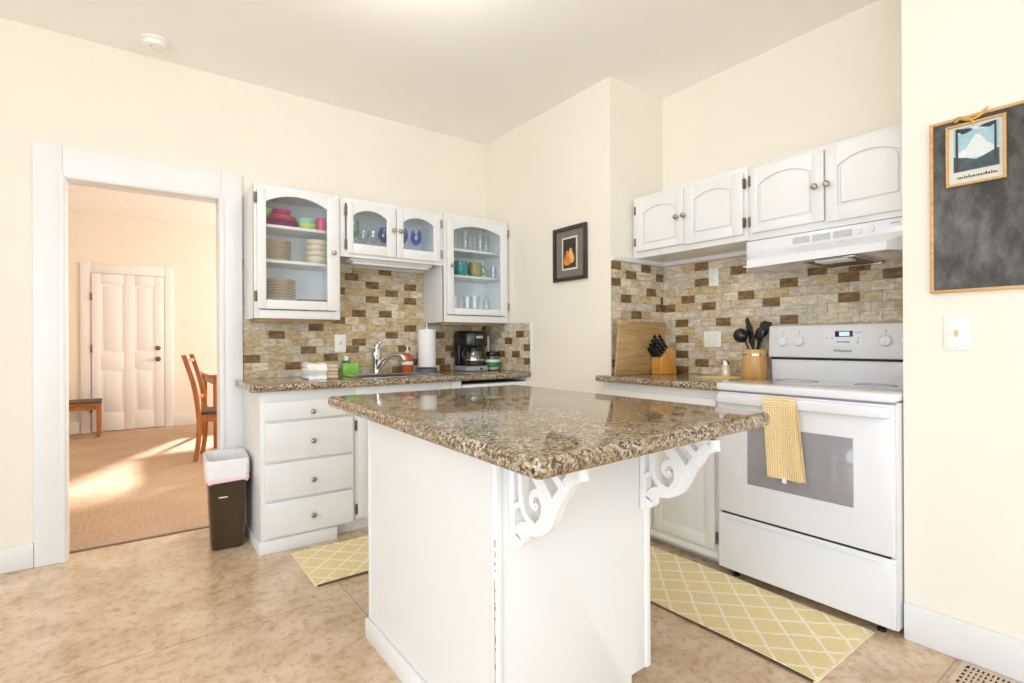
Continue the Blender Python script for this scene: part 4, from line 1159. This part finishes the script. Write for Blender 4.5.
def pear(yc, zc, s, mat, x):
    P = [(0, -.036), (.022, -.032), (.032, -.014), (.028, .006), (.016, .022), (.011, .042), (.006, .052), (-.004, .053), (-.010, .042), (-.015, .022), (-.027, .006), (-.031, -.014), (-.021, -.032)]
    b = MB(); b.prism([(yc + u * s, zc + v * s) for u, v in P], 'x', x - .0006, x); b.obj('pear', mat, a, off)
pear(2.612, 1.742, 1.2, 'pear', R - .0116); pear(2.645, 1.728, 1.15, 'pear2', R - .0122)
b = MB(); b.ribbon([(2.612, 1.80), (2.620, 1.82), (2.64, 1.83)], .006, 'x', R - .0125, R - .0115); b.obj('pear_stem', 'pear_dark', a, off)
# chalkboard
off = (R, .34, 1.34)
t = thing('chalkboard', 'large smudged black chalkboard with thin wood frame on the right wall', 'chalkboard', off)
y0, y1, z0, z1 = .02, .638, 1.338, 1.972
b = MB(); frame(b, R - .016, R - .001, y0, y1, z0, z1, .011, .002); b.obj('frame', 'honey', t, off)
b = MB(); b.box(R - .010, R - .002, y0 + .008, y1 - .008, z0 + .008, z1 - .008); b.obj('slate', 'chalk', t, off)
# print hanging on the chalkboard
off = (R - .011, .50, 1.72); X = R - .011
t = thing('framed_print', 'small wood-framed mountain print hanging on the chalkboard', 'picture', off)
y0, y1, z0, z1 = .424, .588, 1.722, 1.944
b = MB(); frame(b, X - .014, X, y0, y1, z0, z1, .008, .0015); b.obj('frame', 'honey', t, off)
b = MB(); b.box(X - .006, X - .001, y0 + .006, y1 - .006, z0 + .006, z1 - .006); b.obj('paper', 'print_paper', t, off)
def art(name, mat, poly, d):
    # poly in 0..1 picture space, u to the right as seen
    P = [(.566 - u * .124, 1.738 + v * .190) for u, v in poly]
    b = MB(); b.prism(P, 'x', X - .006 - d - .0004, X - .006 - d + .0002); b.obj(name, mat, t, off)
art('picture_sky', 'print_sky', [(0, .18), (1, .18), (1, 1), (0, 1)], .0004)
art('picture_mountain', 'print_snow', [(0, .48), (.15, .56), (.30, .62), (.42, .76), (.50, .84), (.60, .80), (.72, .66), (.85, .58), (1, .52), (1, .40), (0, .40)], .0010)
art('picture_cloud', 'print_snow', [(.1, .88), (.4, .93), (.8, .90), (.9, .95), (.5, .985), (.1, .95)], .0010)
art('picture_hills', 'print_lake', [(0, .18), (1, .18), (1, .50), (.85, .46), (.65, .40), (.5, .36), (.3, .42), (.12, .45), (0, .48)], .0016)
art('picture_tree', 'print_ink', [(.04, .18), (.11, .18), (.10, 1), (.05, 1)], .0022)
art('picture_tree', 'print_ink', [(.89, .30), (.95, .30), (.94, 1), (.90, 1)], .0022)
art('picture_branch', 'print_ink', [(.08, .95), (.2, .88), (.34, .90), (.45, .94), (.34, .97), (.2, .98), (.1, 1)], .0022)
art('picture_branch', 'print_ink', [(.92, .95), (.8, .90), (.66, .93), (.55, .95), (.7, .985), (.9, 1)], .0022)
b = MB()
rr = random.Random(4); u = .08
while u < .92:
    w = rr.uniform(.02, .05); v0 = .045; hgt = rr.choice((.030, .035, .055))
    b.box(X - .0072, X - .006, .566 - (u + w) * .124, .566 - u * .124, 1.738 + v0 * .19, 1.738 + (v0 + hgt) * .19); u += w + .018
b.obj('caption_marks', 'print_ink', t, off)
off = (X - .002, .51, 1.95)
t = thing('twig_hanger', 'gold twisted twig bow over the top of the mountain print', 'decoration', off)
b = MB(); b.tube(catmull([(X - .006, .565, 1.962), (X - .012, .548, 1.968), (X - .016, .535, 1.955), (X - .017, .515, 1.950), (X - .017, .495, 1.953), (X - .012, .478, 1.968)], 6), .0042, 8); b.obj('twig', 'gold', t, off)
b = MB(); b.tube(catmull([(X - .016, .56, 1.952), (X - .017, .54, 1.962), (X - .018, .515, 1.948), (X - .018, .507, 1.93)], 6), .0035, 8); b.obj('twig', 'gold', t, off)
b = MB(); b.tube([(X - .017, .50, 1.955), (X - .017, .468, 1.978)], .0035, 8); b.obj('twig', 'gold', t, off)

# smoke detector
off = (.131, 3.46, H)
t = thing('smoke_detector', 'round white smoke detector on the ceiling near the doorway', 'smoke detector', off)
b = MB(); b.lathe([(0, 0), (.066, 0), (.066, -.010), (.060, -.014), (0, -.014)], off, 32); b.obj('mounting_base', 'plate_sw', t, off)
b = MB(); b.lathe([(.057, -.014), (.058, -.020), (.050, -.036), (.036, -.042), (0, -.043)], off, 32); b.obj('cover', 'frosted', t, off)
b = MB(); b.lathe([(0, 0), (.006, 0), (.006, -.003), (0, -.003)], (off[0] - .02, off[1] - .015, H - .040), 10); b.obj('test_button', 'mark_grey', t, off)
# floor vent
off = (2.34, .46, 0)
t = thing('floor_vent', 'tan metal floor register beside the right baseboard', 'vent', off)
vx0, vx1, vy0, vy1 = 2.24, 2.425, .20, .548
b = MB(); b.box(vx0, vx1, vy0, vy1, 0, .0015)
b.mat('dark')
b = MB(); b.mat('vent'); w = .018
b.box(vx0, vx0 + w, vy0, vy1, .0, .006, .002); b.box(vx1 - w, vx1, vy0, vy1, 0, .006, .002); b.box(vx0 + w, vx1 - w, vy0, vy0 + w, 0, .006, .002); b.box(vx0 + w, vx1 - w, vy1 - w, vy1, 0, .006, .002)
for k in range(1, 24): yy = vy0 + w + (vy1 - vy0 - 2 * w) * k / 24; b.box(vx0 + w, vx1 - w, yy - .0035, yy + .0035, .001, .005)
for k in range(1, 5): xx = vx0 + w + (vx1 - vx0 - 2 * w) * k / 5; b.box(xx - .005, xx + .005, vy0 + w, vy1 - w, .001, .0045)
b.obj('grille', None, t, off)
b = MB(); b.box(vx0 + .004, vx1 - .004, vy0 + .004, vy1 - .004, .0002, .0010); b.obj('duct_opening', 'dark', t, off)

# ------------------------------------------------------------------ rugs
def rug(label, x0, x1, y0, y1, wav):
    off = (x0, y0, 0)
    t = thing('kitchen_rug', label, 'rug', off)
    n = 40; rows = []
    def z(u, v): return .006 + wav * (.5 + .5 * math.sin(u * 9 + v * 3)) * (abs(v - .5) * 2) ** 4
    nx, ny = (24, 60) if (y1 - y0) > (x1 - x0) else (60, 24)
    for i in range(ny + 1):
        v = i / ny; rows.append([(x0 + .008 + (x1 - x0 - .016) * k / nx, y0 + .008 + (y1 - y0 - .016) * v,
                                  z(v if ny > nx else k / nx, (k / nx) if ny > nx else v)) for k in range(nx + 1)])
    b = MB(); b.grid(rows, .004); o = b.obj('pile', 'rug', t, off)
    for p, q, r, s in ((x0, x0 + .010, y0, y1), (x1 - .010, x1, y0, y1)) if (y1 - y0) < (x1 - x0) else ((x0, x1, y0, y0 + .010), (x0, x1, y1 - .010, y1)):
        b = MB(); b.box(p, q, r, s, .001, .0085, .002); b.obj('end_binding', 'rug_edge', t, off)
    b = MB(); b.box(x0 + .002, x1 - .002, y0 + .002, y1 - .002, .0005, .003); b.obj('backing', 'rug_back', t, off)
    return t
rug('long yellow trellis rug on the floor in front of the stove', 1.866, 2.378, .806, 2.10, .006)
rug('yellow trellis rug on the floor in front of the sink drawers', .716, 2.00, 2.545, 3.03, .004)

# ------------------------------------------------------------------ trash can
off = (.462, 3.445, 0)
t = thing('trash_can', 'dark brown plastic trash can with white liner beside the drawer cabinet', 'trash can', off, math.radians(0))
t.rotation_euler = (0, 0, math.radians(-4))
def rr_ring(bm, w, l, z, r=.03, k=5, wob=0, ph=0):
    P = round_poly(rect(-w / 2, w / 2, -l / 2, l / 2), r, k); n = len(P)
    return [bm.verts.new((x * (1 + wob * math.sin(i * 1.7 + ph)), y * (1 + wob * math.cos(i * 2.3 + ph)), z + wob * .25 * math.sin(i * 1.1 + ph))) for i, (x, y) in enumerate(P)]
def shell(specs, close=None, capb=True):
    t_ = bmesh.new(); rs = [rr_ring(t_, *s) for s in specs]
    for a, c in zip(rs, rs[1:]):
        n = len(a)
        for i in range(n): t_.faces.new((a[i], a[(i + 1) % n], c[(i + 1) % n], c[i]))
    if capb: t_.faces.new(rs[0][::-1])
    if close: t_.faces.new(rs[-1])
    return t_
b = MB(); b._merge(shell([(.150, .225, 0), (.160, .235, .006), (.200, .315, .48), (.208, .325, .488), (.208, .325, .505), (.196, .312, .505), (.190, .305, .48), (.150, .22, .012)], close=True)); b.obj('bin', 'brownplastic', t)
b = MB(); b._merge(shell([(.208, .332, .40, .03, 5, .02, 1), (.212, .335, .41, .03, 5, .018, 2), (.216, .338, .44, .03, 5, .015, 3), (.220, .338, .49, .03, 5, .012, 1), (.218, .334, .513, .03, 5, .01, 0), (.200, .316, .514, .03, 5, .01, 0), (.172, .288, .47, .03, 5, .02, 2), (.156, .25, .36, .03, 5, .03, 4), (.140, .215, .25, .03, 5, .03, 1)], capb=False, close=True)); lin = b.obj('bin_liner', 'bag', t)
b = MB(); b._merge(shell([(.208, .333, .386, .03, 5, .03, 1), (.212, .337, .390, .03, 5, .03, 1), (.214, .338, .404, .03, 5, .028, 2), (.210, .335, .408, .03, 5, .025, 2)], capb=False)); b.obj('drawstring_hem', 'pinkband', lin)
b = MB(); b.box(-.045, .0, -.1475, -.1445, .30, .306, .001, M=Matrix.Rotation(math.radians(0), 4, 'Y')); b.obj('scuff_mark', 'label', t)

# ------------------------------------------------------------------ dishes in the tall left cabinet (shelf tops 1.352, 1.672, 1.885)
def plate_obj(r, h, mats, rim=True):
    b = MB(); b.mat(mats[0]).lathe([(0, 0), (r * .6, 0), (r * .66, h * .2), (r * .97, h * .8), (r * .97, h), (r * .93, h), (r * .64, h * .35), (0, h * .3)], (0, 0, 0), 32)
    if rim: b.mat(mats[1]).lathe([(r * .975, h * .90), (r, h * .92), (r, h * 1.0), (r * .96, h * 1.02)], (0, 0, 0), 32)
    return b
def stack(name, cat, r, h, pitch, n, x, y, z, mats, labels, group, rim=True):
    p = plate_obj(r, h, mats, rim).obj(name); p.location = (x, y, z)
    tag(p, labels(0, n), cat, group)
    for k in range(1, n):
        o = p.copy(); COL.objects.link(o); o.location = (x + random.uniform(-.002, .002), y, z + k * pitch); o['label'] = labels(k, n)
ORD = ['lowest', 'second from bottom', 'third from bottom', 'fourth from bottom', 'fifth from bottom', 'sixth from bottom', 'seventh from bottom', 'topmost']
def ordn(k, n): return 'topmost' if k == n - 1 else ORD[k]
stack('dinner_plate', 'plate', .104, .020, .0155, 8, .742, 3.52, 1.672, ('plate', 'plate_rim'), lambda k, n: 'cream brown-rimmed plate, %s of its stack on the middle shelf' % ordn(k, n), 'cream plates on the middle shelf')
stack('dinner_plate', 'plate', .110, .022, .0185, 7, .757, 3.50, 1.424, ('plate', 'plate_rim'), lambda k, n: 'cream brown-rimmed plate, %s of its stack on the bottom shelf' % ordn(k, n), 'cream plates on the bottom shelf')
def bowl(r, h, m, band=None):
    b = MB(); b.mat(m).lathe([(0, 0), (r * .5, 0), (r * .55, .004), (r * .9, h * .45), (r, h), (r * .95, h), (r * .85, h * .5), (r * .5, h * .15), (0, h * .12)], (0, 0, 0), 32)
    return b
o = bowl(.070, .048, 'plate').obj('soup_bowl'); o.location = (1.0, 3.50, 1.672); tag(o, 'cream soup bowl, lowest of the bowl stack on the middle shelf', 'bowl', 'cream bowls on the middle shelf')
for k in range(1, 4):
    c = o.copy(); COL.objects.link(c); c.location = (1.0 + .002 * (k % 2), 3.50, 1.672 + k * .036); c['label'] = 'cream soup bowl, %s of the bowl stack on the middle shelf' % ordn(k, 4)
b = MB(); b.box(-.10, .10, -.09, .09, 0, .006, .003); b.box(-.10, -.094, -.09, .09, .004, .016, .002); b.box(.094, .10, -.09, .09, .004, .016, .002); b.box(-.094, .094, -.09, -.084, .004, .016, .002)
o = b.obj('serving_tray', 'plate_rim'); o.location = (.968, 3.50, 1.424); tag(o, 'flat brown tray lying right of the bottom plate stack', 'tray')
stack('plastic_plate', 'plate', .128, .016, .013, 3, .772, 3.535, 1.885, ('purple', 'magenta'), lambda k, n: 'purple plastic plate, %s of its stack on the top shelf' % ordn(k, n), 'purple plates on the top shelf')
stack('plastic_plate', 'plate', .100, .020, .014, 2, .775, 3.535, 1.885 + .043, ('coral', 'pink'), lambda k, n: 'coral plastic plate, %s of two on top of the purple plates' % ('lower' if k == 0 else 'upper'), 'coral plates on the top shelf')
o = bowl(.062, .040, 'magenta').obj('plastic_bowl'); o.location = (.788, 3.535, 1.965); tag(o, 'magenta plastic bowl on top of the plate stack', 'bowl')
o = bowl(.055, .045, 'green').obj('plastic_bowl'); o.location = (.672, 3.475, 1.9415); tag(o, 'green plastic bowl at the far left of the top shelf', 'bowl')
o = bowl(.072, .048, 'lime').obj('plastic_bowl'); o.location = (.938, 3.53, 1.885); tag(o, 'lime plastic bowl right of the purple plates', 'bowl')
o = bowl(.068, .052, 'mint').obj('plastic_bowl'); o.location = (.938, 3.53, 1.912); tag(o, 'mint plastic bowl stacked in the lime bowl', 'bowl')
b = MB(); b.lathe([(0, 0), (.026, 0), (.034, .095), (.031, .095), (.024, .005), (0, .005)], (0, 0, 0), 24); o = b.obj('plastic_cup', 'pink'); o.location = (1.035, 3.50, 1.885); tag(o, 'pink plastic cup at the right end of the top shelf', 'cup')
# ------------------------------------------------------------------ stemware over the sink (cabinet floor 1.762)
def wineglass(mat, label, x, y, s=1.0, group='wine glasses over the sink'):
    t = thing('wine_glass', label, 'wine glass', (x, y, 1.812), 0, group)
    b = MB(); b.lathe([(0, 0), (.032, 0), (.032, .003), (.006, .008), (.0045, .02), (.0045, .055 * s), (.010, .06 * s)], (0, 0, 0), 24); b.obj('stem', mat if mat != 'blueglass' else 'clear', t)
    b = MB(); b.lathe([(.003, .058 * s), (.020, .065 * s), (.037, .088 * s), (.041, .115 * s), (.036, .165 * s), (.0345, .165 * s), (.039, .115 * s), (.035, .09 * s), (.019, .068 * s), (0, .063 * s)], (0, 0, 0), 28); b.obj('bowl', mat, t)
    return t
wineglass('greenglass', 'green-tinted wine glass at the left of the small cabinet', 1.235, 3.47, 1.08)
wineglass('clear', 'clear wine glass beside the green one in the small cabinet', 1.335, 3.55, .85)
wineglass('clear', 'clear wine glass nearest the middle in the left small door', 1.385, 3.50, .80)
wineglass('blueglass', 'blue wine glass at the right edge of the left small door', 1.475, 3.52, 1.0)
wineglass('blueglass', 'blue wine glass left of two behind the right small door', 1.590, 3.47, .98)
wineglass('blueglass', 'blue wine glass right of two behind the right small door', 1.700, 3.47, .98)
# ------------------------------------------------------------------ glasses and mugs in the tall right cabinet
def tumbler(name, label, x, y, z, r, h, mat='clear', cat='glass', group=None):
    b = MB(); b.lathe([(0, 0), (r * .82, 0), (r, h), (r * .93, h), (r * .77, .008), (0, .008)], (0, 0, 0), 24)
    o = b.obj(name, mat); o.location = (x, y, z); return tag(o, label, cat, group)
pos = [('leftmost', 1.985, 3.47), ('second from the left', 2.055, 3.52), ('third from the left', 2.120, 3.47), ('fourth from the left', 2.190, 3.52), ('fifth from the left', 2.255, 3.47), ('rightmost', 2.345, 3.52)]
for w, x, y in pos: tumbler('tall_glass', 'tall clear glass, %s on the top shelf above the mugs' % w, x, y, 1.872, .032, .150, group='tall glasses on the top shelf')
def mug(mat, label, x, y, z, r, h, ang, belly=1.0):
    t = thing('mug', label, 'mug', (x, y, z))
    b = MB(); b.lathe([(0, 0), (r * .75, 0), (r * .92, h * .12), (r * belly, h * .45), (r * .98, h * .8), (r * .94, h), (r * .88, h), (r * .9, h * .5), (r * .7, .006), (0, .006)], (0, 0, 0), 28); b.obj('cup', mat, t)
    d = (math.cos(ang), math.sin(ang)); b = MB()
    b.tube(catmull([(d[0] * r * .9, d[1] * r * .9, h * .8), (d[0] * (r + .024), d[1] * (r + .024), h * .78), (d[0] * (r + .030), d[1] * (r + .030), h * .5), (d[0] * (r + .018), d[1] * (r + .018), h * .25), (d[0] * r * .9, d[1] * r * .9, h * .22)], 5), .006, 10); b.obj('handle', mat, t)
mug('black', 'dark mug half hidden behind the left side of the door, middle shelf', 1.922, 3.50, 1.672, .036, .10, -PI * .5)
mug('teal', 'glossy teal mug on the middle shelf', 2.065, 3.455, 1.672, .058, .112, PI * .95, 1.05)
mug('olive', 'olive green mug right of the teal mug', 2.205, 3.47, 1.672, .054, .115, -.2, 1.08)
for w, x, y, h in (('left', 2.288, 3.47, .07), ('middle', 2.335, 3.52, .075), ('right', 2.375, 3.46, .095)):
    tumbler('small_glass', 'small clear glass, %s one of three right of the olive mug' % w, x, y, 1.672, .024, h, group='small glasses on the middle shelf')
for w, x, y, h, r in (('leftmost', 1.975, 3.48, .10, .036), ('second from the left', 2.055, 3.52, .105, .038), ('third from the left', 2.135, 3.47, .10, .040), ('fourth from the left', 2.222, 3.50, .11, .042)):
    tumbler('short_glass', 'wide clear glass, %s on the bottom shelf above the coffee maker' % w, x, y, 1.418, r, h, group='wide glasses on the bottom shelf')
b = MB(); b.lathe([(0, 0), (.026, 0), (.030, .01), (.030, .07), (.014, .10), (.012, .14), (.016, .145), (.016, .15), (.010, .15), (.010, .10), (.026, .07), (.026, .012), (0, .01)], (0, 0, 0), 24)
o = b.obj('glass_carafe', 'clear'); o.location = (2.315, 3.47, 1.418); tag(o, 'small clear glass bottle at the right of the bottom shelf', 'bottle')

# ------------------------------------------------------------------ dining room furniture
def dining_chair(label, loc, rz):
    t = thing('dining_chair', label, 'chair', loc, rz)
    w = .205
    for s in (-1, 1):
        b = MB(); P = catmull([(0, s * w, 0), (.03, s * w, .22), (.03, s * w, .46), (-.01, s * w, .75), (-.095, s * w, 1.05)], 6)
        rowL = [(x - .021, z) for x, _, z in P]; rowR = [(x + .021, z) for x, _, z in P]
        b.prism(rowL + rowR[::-1], 'y', s * w - .016, s * w + .016, .003, 1); b.obj('back_post', 'oak', t)
        b = MB(); b.prism([(.40, 0), (.432, 0), (.44, .44), (.395, .44)], 'y', s * w - .018, s * w + .018, .003); b.obj('front_leg', 'oak', t)
        b = MB(); b.box(.03, .42, s * w - .012, s * w + .012, .385, .44, .003); b.obj('side_rail', 'oak', t)
    b = MB(); b.box(.398, .425, -w, w, .385, .44, .003); b.obj('front_rail', 'oak', t)
    b = MB(); b.box(.005, .45, -w - .012, w + .012, .44, .455, .005); b.obj('seat', 'oak', t)
    b = MB(); b.box(.03, .445, -w + .005, w - .005, .455, .490, .016, 3); b.obj('cushion', 'cushion', t)
    b = MB(); b.box(-.082, -.066, -w, w, .975, 1.01, .005); b.obj('crest_rail', 'oak', t)
    b = MB(); b.box(.004, .024, -w, w, .60, .64, .004); b.obj('back_rail', 'oak', t)
    return t
dining_chair('reddish oak dining chair with dark cushion seen through the doorway', (.585, 6.17, 0), math.radians(-14))
off = (1.45, 7.15, 0)
t = thing('dining_table', 'reddish oak dining table behind the chair in the far room', 'table', off)
b = MB(); b.slab(rect(.715, 2.3, 6.52, 7.9), .785, .818, .010, .03); b.obj('table_top', 'oak', t, off)
b = MB(); b.box(.79, 2.2, 6.60, 6.625, .69, .775); b.box(.79, .815, 6.625, 7.82, .69, .775); b.box(.79, 2.2, 7.80, 7.825, .69, .775); b.box(2.175, 2.2, 6.625, 7.82, .69, .775); b.obj('apron', 'oak', t, off)
for x, y in ((.80, 6.62), (2.19, 6.62), (.80, 7.80), (2.19, 7.80)):
    b = MB(); b.box(x - .032, x + .032, y - .032, y + .032, 0, .775, .005); b.obj('leg', 'oak', t, off)
off = (-.50, 8.42, 0)
t = thing('wooden_bench', 'low wooden bench with dark padded top beside the far door', 'bench', off)
b = MB(); b.box(-.92, -.262, 8.25, 8.60, .40, .425, .004); b.box(-.86, -.29, 8.27, 8.292, .345, .40, .003); b.box(-.86, -.29, 8.56, 8.582, .345, .40, .003); b.box(-.295, -.273, 8.29, 8.56, .345, .40, .003); b.obj('seat_frame', 'oak', t, off)
b = MB(); b.box(-.925, -.258, 8.245, 8.605, .425, .458, .012, 3); b.obj('seat_pad', 'cushion', t, off)
for x, y in ((-.29, 8.28), (-.89, 8.28), (-.29, 8.575), (-.89, 8.575)):
    b = MB(); b.prism([(x - .018, 0), (x + .018, 0), (x + .024, .40), (x - .024, .40)], 'y', y - .02, y + .02, .003); b.obj('leg', 'oak', t, off)

# ------------------------------------------------------------------ light
def area(name, loc, rot, sx, sy, power, col):
    l = bpy.data.lights.new(name, 'AREA'); l.shape = 'RECTANGLE'; l.size = sx; l.size_y = sy; l.energy = power; l.color = col
    o = bpy.data.objects.new(name, l); COL.objects.link(o); o.location = loc; o.rotation_euler = rot; return o
LW = dict(left=112, rear=54, dine=140, fill=14)
area('daylight_left_window', (XL - .02, (WL[0] + WL[1]) / 2, (WL[2] + WL[3]) / 2), (0, -PI / 2, 0), WL[3] - WL[2] - .1, WL[1] - WL[0] - .1, LW['left'], (.80, .91, 1.0))
area('daylight_rear_window', ((WB[0] + WB[1]) / 2, YB - .02, (WB[2] + WB[3]) / 2), (PI / 2, 0, 0), WB[1] - WB[0] - .1, WB[3] - WB[2] - .1, LW['rear'], (.80, .91, 1.0))
area('daylight_dining_window', (4.28, 6.55, 1.53), (0, PI / 2, 0), 1.45, 2.6, LW['dine'], (1.0, .97, .92))
l = bpy.data.lights.new('overhead_fill_light', 'POINT'); l.energy = LW['fill']; l.shadow_soft_size = .16; l.color = (1, .98, .94)  # added fill light without a fixture, brightens the back wall and alcove
o = bpy.data.objects.new('overhead_fill_light', l); COL.objects.link(o); o.location = (.9, 1.85, 2.60)
s = bpy.data.lights.new('sun', 'SUN'); s.energy = 12; s.angle = math.radians(5); s.color = (1, .95, .90)
so = bpy.data.objects.new('sun', s); COL.objects.link(so)
sd = Vector((-.42, -.9, -.52)).normalized()
so.rotation_euler = sd.to_track_quat('-Z', 'Y').to_euler(); so.location = (3, 12, 4)
w = bpy.data.worlds.new('world'); SC.world = w; w.use_nodes = True
bg_ = w.node_tree.nodes['Background']; bg_.inputs[0].default_value = (.82, .92, 1, 1); bg_.inputs[1].default_value = 1.6

SC.view_settings.view_transform = 'Standard'; SC.view_settings.look = 'None'; SC.view_settings.gamma = 1
SC.view_settings.use_curve_mapping = False; SC.view_settings.exposure = 0.1
SC.cycles.max_bounces = 12; SC.cycles.diffuse_bounces = 8; SC.cycles.transparent_max_bounces = 24; SC.cycles.glossy_bounces = 6
SC.cycles.use_denoising = True; SC.cycles.sample_clamp_indirect = 8
